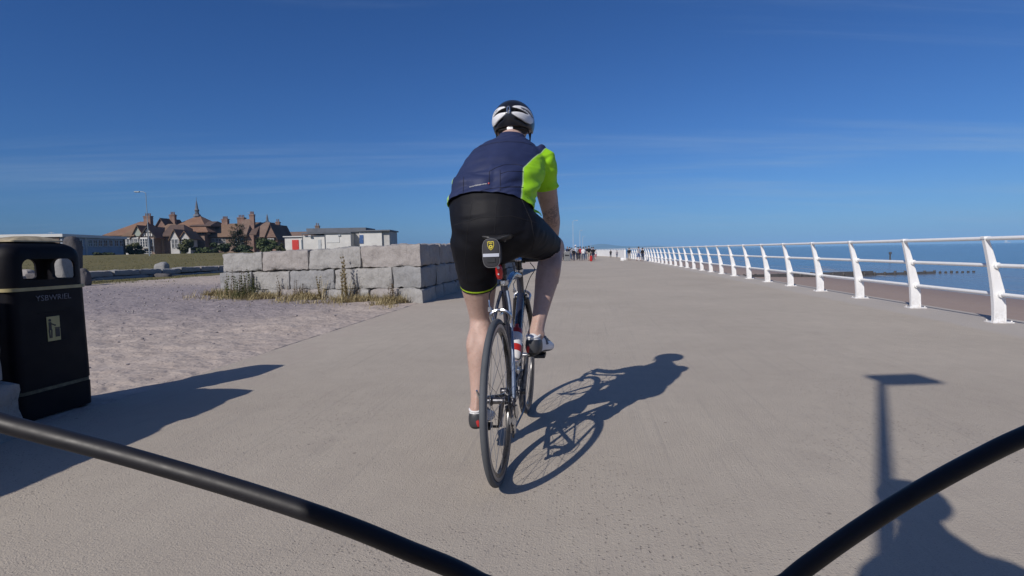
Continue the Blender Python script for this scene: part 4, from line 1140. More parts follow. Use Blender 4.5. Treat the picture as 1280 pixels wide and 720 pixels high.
for px in (408, 379.2): box(bm, (X(px), -.68 if px > 400 else -.3, Z(302)), (.09, .09, 3.2))
obj('drainpipe', bm, M['lead'], wbld, smooth=False)
# ---------------------------------------------------------------- racing bicycle (x forward, y left, z up, origin under the rear hub)
WR = .337
BB = V((.412, 0, .270)); RH = V((0, 0, WR)); FH = V((.985, 0, WR))
ST_TOP = V((.257, 0, .790)); SADC = V((.205, 0, .965)); CROWN = V((.832, 0, .690)); HT_TOP = V((.784, 0, .845)); STEM_B = V((.772, 0, .884)); BARC = V((.872, 0, .902))
M['frame_paint'] = mat('frame_paint', (.018, .022, .04), .22, var=.08, coat=.6)
M['frame_blue'] = mat('frame_silver_blue', (.16, .20, .27), .25, metal=.4, var=.1, coat=.5)
M['tyre'] = mat('tyre_rubber', (.075, .082, .092), .75, var=.15, bump=.2, bscale=300, bdist=.0006)
M['rim'] = mat('rim_black', (.02, .02, .022), .3, var=.1)
M['rim_brake'] = mat('brake_track', (.30, .30, .31), .35, metal=.8, var=.2)
M['spoke'] = mat('spoke_steel', (.32, .32, .33), .35, metal=.9, var=.0)
M['carbon'] = mat('carbon', (.012, .012, .014), .28, var=.2, coat=.5)
M['white_gloss'] = mat('white_gloss', (.72, .72, .72), .3, var=.05, coat=.3)
M['red_plastic'] = mat('red_plastic', (.42, .022, .018), .35, var=.08)
def make_wheel(bike, hub, rear):
    w_ = bpy.data.objects.new('wheel', None); col.objects.link(w_); w_.parent = bike; w_.location = hub
    prof = []
    for k in range(14):
        a = 2 * pi * k / 14; prof.append((.3255 + .0125 * cos(a), .0128 * sin(a)))
    def ring(profile, seg=72):
        bm = bmesh.new(); rings = []
        for i in range(seg):
            a = 2 * pi * i / seg; rings.append([V((r * cos(a), y, r * sin(a))) for r, y in profile])
        loft(bm, rings, cap=False, closed=True); return bm
    obj('tyre', ring(prof), M['tyre'], w_)
    rim = obj('rim', ring([(.312, .0095), (.316, .0105), (.3, .0112), (.285, .009), (.2825, 0), (.285, -.009), (.3, -.0112), (.316, -.0105), (.312, -.0095)]), M['rim'], w_)
    for s_ in (1, -1): obj('brake_track', ring([(.301, s_ * .0118), (.3145, s_ * .0118), (.3145, s_ * .0106), (.301, s_ * .0106)]), M['rim_brake'], rim)
    bm = bmesh.new(); fl = .033
    lathe(bm, [(.005, -.066), (.005, -.058), (.011, -.052), (.011, -fl - .004), (.022, -fl), (.022, -fl + .004), (.0135, -fl + .012), (.0135, fl - .012), (.022, fl - .004), (.022, fl), (.011, fl + .004), (.011, .052), (.005, .058), (.005, .066)], axis='Y', seg=18)
    obj('hub', bm, M['dark_steel'] if rear else M['silver'], w_)
    bm = bmesh.new(); n = 24
    for i in range(n):
        a = 2 * pi * i / n; side = 1 if i % 2 else -1; off_ = (.9 if (i // 2) % 2 else -.9)
        p = V((.021 * cos(a + off_), side * fl, .021 * sin(a + off_))); q = V((.284 * cos(a), side * .002, .284 * sin(a)))
        tube(bm, [p, q], .00105, seg=5)
    s_ = obj('spokes', bm, M['spoke'], w_, smooth=False)
    if rear:
        bm = bmesh.new()
        for i, r in enumerate((.052, .047, .043, .0385, .035, .0315, .028, .025, .0225)):
            y = -.036 - i * .0027
            pr = [(r * (1.0 if k % 2 else .92) * cos(2 * pi * k / 44), r * (1.0 if k % 2 else .92) * sin(2 * pi * k / 44)) for k in range(44)]
            prism(bm, [(x, y, z) for x, z in pr], (0, .0017, 0))
        lathe(bm, [(.018, -.062), (.018, -.034)], axis='Y', seg=16)
        obj('cassette', bm, M['dark_steel'], w_, smooth=False)
    bm = bmesh.new(); tube(bm, [(0, .06, 0), (0, .073, 0), (.0, .080, .012), (-.03, .083, .05)] if rear else [(0, .06, 0), (0, .07, 0), (-.03, .075, .04)], .0045, seg=8); obj('quick_release', bm, M['silver'], w_)
    return w_
def make_bike(label, name='bicycle', crank=radians(84), loc=(0, 0, 0), rz=0, parts_full=True):
    b = thing(name, label, 'bicycle', loc, rz)
    make_wheel(b, RH, True); make_wheel(b, FH, False)
    bm = bmesh.new()
    tube(bm, [BB, ST_TOP + (ST_TOP - BB).normalized() * .03], [.0165, .0165], seg=14)
    tube(bm, [BB + V((.0, 0, .005)), CROWN + V((.004, 0, .035))], [.021, .021], seg=14)
    tube(bm, [CROWN, HT_TOP], .0195, seg=16)
    lathe(bm, [(.021, -.036), (.021, .036)], axis='Y', seg=16, c=BB)
    for s_ in (1, -1):
        tube(bm, smooth_path([BB + V((-.01, s_ * .028, 0)), BB + V((-.10, s_ * .034, .005)), V((.09, s_ * .058, WR - .012)), V((.0, s_ * .064, WR))], 4), .0105, seg=10)
        box(bm, (0, s_ * .0645, WR), (.032, .005, .03))
    fr = obj('frame', bm, M['frame_paint'], b)
    bm = bmesh.new(); tube(bm, smooth_path([ST_TOP + V((.0, 0, -.012)), ST_TOP.lerp(HT_TOP, .5) + V((0, 0, .012)), HT_TOP + V((.008, 0, -.03))], 6), .0165, seg=14); obj('top_tube', bm, M['frame_blue'], b)
    for s_ in (1, -1):
        bm = bmesh.new(); tube(bm, smooth_path([V((.0, s_ * .064, WR + .008)), V((.10, s_ * .052, .50)), V((.20, s_ * .032, .685)), ST_TOP + V((-.008, s_ * .014, -.02))], 5), [.0085] * 5 + [.0075] * 11, seg=10); obj('seat_stay', bm, M['frame_blue'] if s_ < 0 else M['frame_paint'], b)
    bm = bmesh.new()
    for s_ in (1, -1):
        tube(bm, smooth_path([CROWN + V((.0, s_ * .03, -.005)), V((.878, s_ * .045, .56)), V((.93, s_ * .05, .42)), V((.985, s_ * .052, WR))], 5), [.0155] * 6 + [.012] * 5 + [.008] * 5, seg=10)
    tube(bm, [CROWN + V((0, -.034, 0)), CROWN + V((0, .034, 0))], .021, seg=12)
    obj('fork', bm, M['carbon'], b)
    # frame lettering down the down tube (pale marks)
    bm = bmesh.new(); d = (CROWN - BB).normalized(); u_ = V((-d.z, 0, d.x))
    for i in range(9):
        c = BB.lerp(CROWN, .42 + .05 * i)
        for s_ in (1, -1):
            m_ = Matrix.Translation(c + V((0, s_ * .0205, 0))) @ d.to_track_quat('X', 'Z').to_matrix().to_4x4() @ Matrix.Diagonal((.018 if i % 3 else .012, .004, .018 if i % 2 else .024, 1))
            bmesh.ops.create_cube(bm, size=1, matrix=m_)
    for i in range(5):
        c = BB.lerp(CROWN, .50 + .075 * i) + V((-.008, 0, .0195))
        m_ = Matrix.Translation(c) @ d.to_track_quat('X', 'Y').to_matrix().to_4x4() @ Matrix.Diagonal((.026, .016, .003, 1)); bmesh.ops.create_cube(bm, size=1, matrix=m_)
    obj('frame_marks', bm, M['white_gloss'], fr, smooth=False)
    for c, r in ((HT_TOP, .0225), (CROWN + V((-.006, 0, .012)), .0225)):
        bm = bmesh.new(); ax = (HT_TOP - CROWN).normalized(); tube(bm, [c - ax * .006, c + ax * .008], r, seg=16); obj('headset_cup', bm, M['silver'], b)
    bm = bmesh.new(); tube(bm, [HT_TOP, STEM_B + V((-.003, 0, .012))], .0175, seg=14); tube(bm, [STEM_B + V((-.01, 0, 0)), BARC + V((-.01, 0, 0))], [.019, .017], seg=12); tube(bm, [BARC + V((0, -.026, 0)), BARC + V((0, .026, 0))], .021, seg=14)
    st_ = obj('stem', bm, M['black_paint'], b)
    bm = bmesh.new(); tube(bm, [STEM_B + V((-.0035, 0, .014)), STEM_B + V((-.005, 0, .021))], .0185, seg=14); obj('top_cap', bm, M['silver'], st_)
    # drop bars, hoods, levers
    bm = bmesh.new()
    path = []
    half = [(0, 0, 0), (0, .06, .0), (.004, .13, .0), (.012, .172, -.002), (.045, .184, -.006), (.085, .188, -.02), (.108, .189, -.055), (.10, .190, -.098), (.06, .191, -.128), (.0, .191, -.134), (-.04, .191, -.134)]
    L_ = smooth_path([BARC + V((x, y, z)) for x, y, z in half], 4); R_ = [V((p.x, -p.y, p.z)) for p in L_]
    tube(bm, R_[::-1] + L_[1:], .0155, seg=12); hb_ = obj('handlebar', bm, mat('bar_tape', (.02, .02, .022), .8, var=.2, bump=.4, bscale=90), b)
    for s_ in (1, -1):
        bm = bmesh.new(); tube(bm, smooth_path([BARC + V((.062, s_ * .188, -.004)), BARC + V((.10, s_ * .188, .008)), BARC + V((.135, s_ * .187, .028)), BARC + V((.155, s_ * .186, .052)), BARC + V((.160, s_ * .185, .058))], 4), [.017] * 5 + [.0185] * 6 + [.016] * 5 + [.012], seg=12, flat=1.1)
        hd = obj('brake_hood', bm, M['black_rubber'], b)
        bm = bmesh.new(); tube(bm, smooth_path([BARC + V((.148, s_ * .187, .022)), BARC + V((.165, s_ * .189, -.02)), BARC + V((.155, s_ * .192, -.07)), BARC + V((.135, s_ * .197, -.105))], 4), [.011, .011] + [.009] * 11, seg=8, flat=.6); obj('brake_lever', bm, M['silver'], hd)
    # seatpost and saddle
    bm = bmesh.new(); tube(bm, [ST_TOP + (SADC - ST_TOP) * -.2, SADC], .0138, seg=14); obj('seatpost', bm, M['carbon'], b)
    bm = bmesh.new(); ax = (ST_TOP - BB).normalized(); tube(bm, [ST_TOP + ax * .012, ST_TOP + ax * .034], .0205, seg=14); box(bm, ST_TOP + ax * .023 + V((-.024, 0, 0)), (.016, .02, .014)); obj('seat_clamp', bm, M['silver'], b)
    bm = bmesh.new(); rings = []
    for x, hw, zt, th in ((-.135, .03, .044, .012), (-.128, .058, .05, .02), (-.105, .070, .052, .032), (-.06, .066, .046, .036), (-.01, .044, .040, .034), (.04, .028, .038, .03), (.09, .021, .040, .028), (.125, .018, .038, .026), (.14, .010, .03, .016)):
        rr = []
        for k in range(16):
            a = 2 * pi * k / 16; yy = hw * cos(a); zz = zt + (th * .28 if sin(a) > 0 else th * .9) * sin(a) - (.006 * (1 - abs(yy) / hw) if sin(a) > 0 and x < -.08 else 0)
            rr.append(SADC + V((x, yy, zz)))
        rings.append(rr)
    loft(bm, rings); sad = obj('saddle', bm, mat('saddle_cover', (.014, .014, .016), .35, var=.1), b)
    bm = bmesh.new()
    for s_ in (1, -1): tube(bm, smooth_path([SADC + V((-.115, s_ * .036, .034)), SADC + V((-.05, s_ * .024, .006)), SADC + V((.03, s_ * .022, .006)), SADC + V((.11, s_ * .008, .026))], 4), .0035, seg=6)
    obj('saddle_rails', bm, M['silver'], sad)
    # brakes
    def caliper(c, back):
        bm = bmesh.new(); s0 = -1 if back else 1
        for s_ in (1, -1):
            tube(bm, smooth_path([c + V((s0 * .016, s_ * -.012, .024)), c + V((s0 * .022, s_ * .016, .026)), c + V((s0 * .022, s_ * .042, .006)), c + V((s0 * .014, s_ * .036, -.030))], 4), .0078, seg=8)
        tube(bm, [c + V((s0 * -.02, 0, .008)), c + V((s0 * .03, 0, .008))], .006, seg=8)
        tube(bm, [c + V((s0 * .018, .03, .015)), c + V((s0 * .018, .048, .045)), c + V((s0 * .012, .05, .07))], .0035, seg=7)
        box(bm, c + V((s0 * .018, .047, .03)), (.012, .012, .02))
        o = obj('brake_caliper', bm, M['silver'], b)
        bm = bmesh.new()
        for s_ in (1, -1): box(bm, c + V((.006 * s0 + 0, s_ * .0185, -.032)), (.05, .009, .011))
        obj('brake_pads', bm, M['black_rubber'], o, smooth=False)
    caliper(V((.145, 0, .672)), True); caliper(V((.876, 0, .695)), False)
    # drivetrain
    bm = bmesh.new()
    for y, r, nt in ((-.043, .103, 50), (-.0365, .080, 39)):
        o_, i_ = [], []
        rings = []
        for k in range(nt * 2):
            a = 2 * pi * k / (nt * 2); ro = r if k % 2 else r * .965
            rings.append([V((ro * cos(a), y, ro * sin(a))), V((ro * cos(a), y - .0025, ro * sin(a))), V((r * .84 * cos(a), y - .0025, r * .84 * sin(a))), V((r * .84 * cos(a), y, r * .84 * sin(a)))])
        loft(bm, rings, cap=False, closed=True)
    for k in range(5):
        a = crank + 2 * pi * k / 5; box(bm, (0, 0, 0), (1, 1, 1), M=Matrix.Rotation(-a, 4, 'Y') @ Matrix.Translation((.045, -.041, 0)) @ Matrix.Diagonal((.08, .006, .016, 1)))
    ch = obj('chainrings', bm, M['dark_steel'], b, smooth=False); ch.location = BB
    # chain
    bm = bmesh.new(); r1, r2 = .1015, .033; cy = -.046
    up1 = [BB + V((r1 * cos(radians(a)), cy, r1 * sin(radians(a)))) for a in range(-96, 97, 12)]
    up2 = [RH + V((r2 * cos(radians(a)), cy, r2 * sin(radians(a)))) for a in range(96, 186, 15)]
    dl = [V((.008, cy - .004, .262)), V((.034, cy - .004, .238)), V((.030, cy - .004, .206)), V((.046, cy - .004, .183)), V((.062, cy - .003, .190))]
    pts = up1 + up2 + [RH + V((-.03, cy, -.02))] + dl
    tube(bm, pts, .0042, seg=6, closed=True, flat=1.3); obj('chain', bm, M['dark_steel'], b)
    bm = bmesh.new(); tube(bm, [V((.0, -.068, .318)), V((.004, -.072, .285)), V((.018, -.062, .255))], .011, seg=8); box(bm, (.02, -.055, .252), (.035, .03, .03))
    tube(bm, [V((.022, -.058, .245)), V((.042, -.056, .19))], .007, seg=8); tube(bm, [V((.022, -.046, .245)), V((.042, -.044, .19))], .004, seg=8)
    rd = obj('rear_derailleur', bm, M['silver'], b)
    for c in ((.022, -.0505, .240), (.044, -.0505, .188)):
        bm = bmesh.new(); lathe(bm, [(.02, -.003), (.022, 0), (.02, .003)], axis='Y', seg=14, c=c); obj('jockey_wheel', bm, M['black_plastic'], rd)
    bm = bmesh.new(); box(bm, BB + V((-.058, -.04, .118)), (.075, .014, .02)); box(bm, BB + V((-.05, -.028, .135)), (.03, .02, .05)); obj('front_derailleur', bm, M['silver'], b, smooth=False, bevel=.003)
    for s_, a in ((-1, crank), (1, crank + pi)):
        bm = bmesh.new(); e = BB + V((.172 * cos(a), s_ * .070, .172 * sin(a))); tube(bm, [BB + V((0, s_ * .046, 0)), BB.lerp(e, .5) + V((0, s_ * .026, 0)), e], [.017, .012, .011], seg=10, flat=.7); tube(bm, [BB + V((0, s_ * .03, 0)), BB + V((0, s_ * .062, 0))], .016, seg=12)
        obj('crank_arm', bm, M['dark_steel'], b)
        bm = bmesh.new(); tube(bm, [e, e + V((0, s_ * .058, 0))], .007, seg=8); box(bm, e + V((0, s_ * .066, .002)), (.085, .052, .016)); obj('pedal', bm, M['black_plastic'], b, bevel=.004)
    # bottle cage
    d = (CROWN - BB).normalized(); nn = V((-d.z, 0, d.x)); c0_ = BB + d * .12 + nn * .058
    bm = bmesh.new()
    for s_ in (1, -1):
        tube(bm, smooth_path([c0_ - nn * .035 + d * .15, c0_ + V((0, s_ * .037, 0)) + d * .12 - nn * .01, c0_ + V((0, s_ * .037, 0)) + d * .03 + nn * .014, c0_ + V((0, s_ * .018, 0)) - d * .005 + nn * .034, c0_ - d * .008 - nn * .01, c0_ - nn * .036]), .003, seg=6)
    obj('bottle_cage', bm, M['carbon'], b)
    bm = bmesh.new()
    tube(bm, smooth_path([BARC + V((.02, -.05, -.02)), BARC + V((.06, -.07, -.06)), V((.87, -.05, .80)), V((.84, -.028, .74)), V((.80, -.02, .70))], 5), .0024, seg=6)
    tube(bm, smooth_path([BARC + V((.02, .05, -.02)), BARC + V((.075, .05, -.06)), V((.91, .035, .80)), V((.888, .048, .765))], 5), .0024, seg=6)
    tube(bm, smooth_path([BARC + V((.01, .03, -.02)), V((.83, .035, .83)), V((.76, .012, .82))], 5), .0024, seg=6)
    tube(bm, smooth_path([ST_TOP + V((.06, .012, .015)), V((.25, .03, .80)), V((.17, .05, .77)), V((.135, .048, .742))], 5), .0024, seg=6)
    tube(bm, smooth_path([V((.09, -.063, WR + .03)), V((.01, -.073, WR + .035)), V((-.045, -.074, WR - .01)), V((-.02, -.07, WR - .055)), V((.01, -.07, .262))], 5), .0024, seg=6)
    obj('cables', bm, M['cable'], b)
    return b
BIKE_LOC = V((-.058, 2.2, 0)); BIKE_RZ = pi / 2 - radians(8.3); LEAN = radians(-1.0)
bike = make_bike('black road racing bicycle ridden by the cyclist in the middle of the promenade', 'road_bicycle', loc=BIKE_LOC, rz=BIKE_RZ); bike.rotation_euler[0] = LEAN
# red rear lamp clipped to the seatpost
bm = bmesh.new(); ax = (ST_TOP - BB).normalized(); c = ST_TOP + ax * .075 + V((-.034, .012, 0)); rings = []
for z, hw, d_ in ((-.038, .006, .006), (-.034, .012, .011), (-.015, .0165, .016), (.010, .0165, .016), (.026, .013, .013), (.034, .006, .007)):
    rings.append([c + ax * z + V((d_ * sin(2 * pi * k / 14), hw * cos(2 * pi * k / 14), 0)) for k in range(14)])
loft(bm, rings); tl = obj('rear_lamp', bm, M['red_lens'], bike)
bm = bmesh.new(); lathe(bm, [(.006, -.0185), (.0065, -.0165), (.004, -.0155)][::-1], axis='X', seg=10, c=c + ax * .018); lathe(bm, [(.004, -.0185), (.0045, -.0165)], axis='X', seg=10, c=c + ax * -.012); obj('lens', bm, M['white_gloss'], tl)
bm = bmesh.new(); tube(bm, [ST_TOP + ax * .06, ST_TOP + ax * .085], .0175, seg=12); box(bm, ST_TOP + ax * .073 + V((-.02, .006, 0)), (.02, .012, .02)); obj('lamp_clip', bm, M['black_plastic'], bike)
# saddle bag
sb_ = thing('saddle_bag', 'small black saddle bag with yellow badge and grey reflective strip under the saddle', 'saddle bag', BIKE_LOC, BIKE_RZ); sb_.rotation_euler[0] = LEAN
BGC = SADC + V((-.112, .018, -.022)); BS = .82
def bag_ring(x, hw, hh, zc, n=28):
    out = []
    for k in range(n):
        a = 2 * pi * k / n; ca, sa = cos(a), sin(a)
        e = .62
        out.append(BGC + V((x, hw * math.copysign(abs(ca) ** e, ca), zc + hh * math.copysign(abs(sa) ** e, sa))))
    return out
bm = bmesh.new(); loft(bm, [bag_ring(-.048, .036, .064, 0), bag_ring(-.046, .041, .069, 0), bag_ring(-.036, .045, .073, 0), bag_ring(.02, .045, .069, .004), bag_ring(.07, .036, .05, .016), bag_ring(.10, .025, .03, .024)])
bag = obj('body', bm, mat('bag_fabric', (.03, .03, .036), .75, var=.15, bump=.4, bscale=260, bdist=.001), sb_, bevel=0)
bm = bmesh.new(); tube(bm, [p + V((-.002, 0, 0)) for p in bag_ring(-.04, .0445, .0725, 0, 28)], .0022, seg=6, closed=True); obj('piping', bm, mat('bag_piping', (.12, .12, .13), .6), bag)
bm = bmesh.new(); box(bm, BGC + V((-.0492, 0, -.010)), (.004, .083, .0165)); obj('reflective_strip', bm, mat('reflective_strip', (.50, .53, .60), .35, var=.1), bag, smooth=False, bevel=.001)
bm = bmesh.new(); box(bm, BGC + V((-.0495, .0, -.036)), (.004, .042, .022)); obj('badge_patch', bm, M['black_rubber'], bag, smooth=False, bevel=.001)
M['badge_yellow'] = mat('badge_yellow', (.62, .52, .06), .5, var=.1)
def shield(k, x, th):
    pts = [(-.017, .022), (-.009, .025), (0, .023), (.009, .025), (.017, .022), (.0165, .002), (.011, -.012), (0, -.021), (-.011, -.012), (-.0165, .002)]
    return [BGC + V((x, y * k, .036 + z * k)) for y, z in pts]
bm = bmesh.new()
o_, i_ = shield(1, -.0505, 0), shield(.84, -.0505, 0); rings = [[a, b, b + V((.003, 0, 0)), a + V((.003, 0, 0))] for a, b in zip(o_, i_)]
loft(bm, rings, cap=False, closed=True)
lathe_pts = lambda r0, r1, dx: [[BGC + V((dx, r * cos(2 * pi * k / 16), .0335 + r * sin(2 * pi * k / 16))) for r in (r0, r1)] for k in range(16)]
rr = [[a, b, b + V((.003, 0, 0)), a + V((.003, 0, 0))] for a, b in lathe_pts(.0095, .004, -.0512)]
loft(bm, rr, cap=False, closed=True)
box(bm, BGC + V((-.0505, 0, .0505)), (.003, .018, .0045))
obj('badge', bm, M['badge_yellow'], bag, smooth=False)
bm = bmesh.new()
for s_ in (1, -1): tube(bm, smooth_path([BGC + V((.0, s_ * .02, .068)), SADC + V((-.1, s_ * .022, .03)), SADC + V((-.06, s_ * .024, .02)), BGC + V((.05, s_ * .02, .06))], 4), .004, seg=6)
tube(bm, [BGC + V((.085, 0, .02)), SADC + V((.004, 0, -.05))], .006, seg=8); obj('strap', bm, M['black_rubber'], sb_)
for o in list(sb_.children_recursive):
    for v in o.data.vertices:
        v.co = BGC + (v.co - BGC) * BS if o.name.split('.')[0] != 'strap' else v.co
# drinks bottle
d = (CROWN - BB).normalized(); nn = V((-d.z, 0, d.x)); bt = thing('water_bottle', 'white drinks bottle with a red cap in the cage of the bicycle', 'bottle', BIKE_LOC, BIKE_RZ); bt.rotation_euler[0] = LEAN
c0_ = BB + d * .135 + nn * .058
def ring_at(c, ax, r, n=20):
    s_ = V((0, 1, 0)); u_ = ax.cross(s_).normalized(); return [c + (s_ * cos(2 * pi * k / n) + u_ * sin(2 * pi * k / n)) * r for k in range(n)]
bm = bmesh.new(); loft(bm, [ring_at(c0_ + d * x, d, r) for x, r in ((0, .033), (.004, .0365), (.10, .0365), (.108, .033), (.118, .033), (.126, .0365), (.15, .0365), (.163, .031), (.166, .029))]); obj('body', bm, M['white_gloss'], bt)
bm = bmesh.new(); loft(bm, [ring_at(c0_ + d * x, d, r) for x, r in ((.16, .0325), (.186, .0325), (.192, .028), (.196, .014), (.212, .012), (.214, .009), (.226, .009), (.228, .006))]); cp = obj('cap', bm, M['red_plastic'], bt)
bm = bmesh.new(); loft(bm, [ring_at(c0_ + d * x, d, .0368) for x in (.045, .05, .08, .085)]); obj('label_band', bm, M['red_plastic'], bt)
# ---------------------------------------------------------------- people
def skin_mat(name, c, c2):
    k = NT(name); n = k.noise(11, 6, .68); m2 = k.noise(60, 3, .6)
    col_ = k.mix(k.rng(n, .3, .7), c, c2); col_ = k.mix(k.rng(m2, .52, .74, 0, .45), col_, tuple(x * .72 for x in c))
    ink = k.math('MULTIPLY', k.attr('ink'), k.rng(k.noise(55, 4, .6, dist=1.2), .47, .53)); col_ = k.mix(k.math('MULTIPLY', ink, .5), col_, (.07, .075, .09))
    k.set('Base Color', col_); k.set('Roughness', .55); k.set('Specular IOR Level', .35)
    k.set('Subsurface Weight', .12); k.set('Subsurface Radius', (.012, .005, .003)); k.set('Subsurface Scale', .5)
    k.set('Normal', k.bump(k.noise(160, 3), .15, .001)); return k.m
M['skin'] = skin_mat('skin', (.41, .275, .225), (.49, .34, .285))
M['hair'] = mat('hair', (.035, .025, .018), .7, var=.3, vscale=60, bump=.4, bscale=200)
M['eye'] = mat('eye', (.6, .58, .55), .2, var=0); M['iris'] = mat('iris', (.05, .04, .03), .2, var=0)
def ring_el(c, T, side, a, b, n=16):
    T = T.normalized(); s = (side - T * side.dot(T)).normalized(); u = T.cross(s)
    return [c + s * cos(2 * pi * k / n) * a + u * sin(2 * pi * k / n) * b for k in range(n)]
def limb(bm, chain, side=V((0, 1, 0)), n=16, sub=3):
    """chain of (point, half width along side, half depth), rounded ends"""
    P = smooth_path([V(c[0]) for c in chain], sub) if len(chain) > 2 else [V(c[0]) for c in chain]
    R = smooth_path([V((c[1], c[2], 0)) for c in chain], sub) if len(chain) > 2 else [V((c[1], c[2], 0)) for c in chain]
    rings = []; m = len(P)
    for i in range(m):
        T = (P[min(i + 1, m - 1)] - P[max(i - 1, 0)])
        if i == 0:
            r = min(R[0].x, R[0].y); T0_ = T.normalized()
            for f in (.97, .8, .45): rings.append(ring_el(P[0] - T0_ * r * .75 * f, T, side, R[0].x * sqrt(1 - f * f), R[0].y * sqrt(1 - f * f), n))
        rings.append(ring_el(P[i], T, side, R[i].x, R[i].y, n))
        if i == m - 1:
            r = min(R[-1].x, R[-1].y); T0_ = T.normalized()
            for f in (.45, .8, .97): rings.append(ring_el(P[-1] + T0_ * r * .75 * f, T, side, R[-1].x * sqrt(1 - f * f), R[-1].y * sqrt(1 - f * f), n))
    loft(bm, rings)
def add_head(bm, c, fwd, up, s=1.0, ears=True):
    lat = up.cross(fwd).normalized()
    def at(f, l, u): return c + (fwd * f + lat * l + up * u) * s
    # skull and jaw
    limb(bm, [(at(-.008, 0, -.03), .068 * s, .085 * s), (at(-.010, 0, .015), .076 * s, .097 * s), (at(-.008, 0, .055), .070 * s, .088 * s), (at(-.008, 0, .085), .045 * s, .055 * s)], side=lat, n=18)
    limb(bm, [(at(.012, 0, -.025), .062 * s, .07 * s), (at(.03, 0, -.075), .050 * s, .055 * s), (at(.052, 0, -.105), .03 * s, .03 * s)], side=lat)
    limb(bm, [(at(.082, 0, .012), .010 * s, .012 * s), (at(.098, 0, -.018), .013 * s, .014 * s), (at(.100, 0, -.034), .017 * s, .012 * s)], side=lat, n=10)
    limb(bm, [(at(.078, -.035, .022), .012 * s, .010 * s), (at(.086, 0, .024), .012 * s, .010 * s), (at(.078, .035, .022), .012 * s, .010 * s)], side=up, n=10)
    limb(bm, [(at(.080, -.018, -.062), .007 * s, .008 * s), (at(.090, 0, -.060), .009 * s, .009 * s), (at(.080, .018, -.062), .007 * s, .008 * s)], side=up, n=10)
    if ears:
        for q in (1, -1): limb(bm, [(at(-.012, q * .078, .022), .008 * s, .018 * s), (at(-.012, q * .086, .0), .009 * s, .020 * s), (at(-.004, q * .078, -.028), .008 * s, .012 * s)], side=lat, n=10)
    return at
def add_hand(bm, wrist, fwd, out, lat, s=1.0, curl=1.0):
    """hand with palm, four curled fingers and a thumb; fwd along the forearm, out = back of the hand, lat = thumb side"""
    p0 = wrist; p1 = wrist + fwd * .085 * s
    limb(bm, [(p0, .026 * s, .019 * s), (p0 + fwd * .04 * s, .037 * s, .017 * s), (p1, .040 * s, .014 * s)], side=lat, n=12)
    for i, L in enumerate((.072, .080, .074, .058)):
        k = p1 + lat * (.033 - .0215 * i) * s; d = fwd; pts = [k - fwd * .02 * s]
        for j, f in enumerate((.45, .32, .23)):
            a = curl * (.35 + .75 * j); dd = (fwd * cos(a) - out * sin(a)); k = k + dd * L * f * s; pts.append(k)
        limb(bm, [(q, r * s, r * s) for q, r in zip(pts, (.0098, .0092, .0085, .0074))], side=lat, n=8, sub=2)
    t0 = p0 + fwd * .02 * s + lat * .022 * s; t1 = t0 + (lat * .75 + fwd * .6 - out * .2).normalized() * .042 * s; t2 = t1 + (fwd * .75 + lat * .15 - out * .6 * curl).normalized() * .034 * s; t3 = t2 + (fwd * .6 - lat * .2 - out * .8 * curl).normalized() * .026 * s
    limb(bm, [(t0, .015 * s, .015 * s), (t1, .012 * s, .012 * s), (t2, .0105 * s, .0105 * s), (t3, .008 * s, .008 * s)], side=out, n=8, sub=2)
def remeshed(bm, vox, smooth_n=3):
    me = bm_mesh(bm)
    r = evaluated(me, [('REMESH', dict(mode='VOXEL', voxel_size=vox, use_smooth_shade=True)), ('SMOOTH', dict(factor=.5, iterations=smooth_n * 2))])
    r.materials.clear(); return r
class Figure:
    """a body grown from limbs, with the limb each vertex belongs to, for cutting clothes"""
    def __init__(self): self.bm = bmesh.new(); self.seg = []
    def limb(self, tag_, chain, side=V((0, 1, 0)), n=16, sub=3, spread_=0.0):
        limb(self.bm, chain, side, n, sub)
        for a, b in zip(chain, chain[1:]):
            offs = (-spread_, 0, spread_) if spread_ else (0,)
            for o_ in offs: self.seg.append((tag_, V(a[0]) + side * o_, V(b[0]) + side * o_, min(a[1], a[2]), min(b[1], b[2])))
    def label(self, p):
        best, bt_ = 9e9, None
        for t, a, b, ra, rb in self.seg:
            d = b - a; k = max(0, min(1, (p - a).dot(d) / d.length_squared)); v = (p - a - d * k).length - (ra + (rb - ra) * k)
            if v < best: best, bt_ = v, t
        return bt_
    def finish(self, vox): self.me = remeshed(self.bm, vox); return self.me
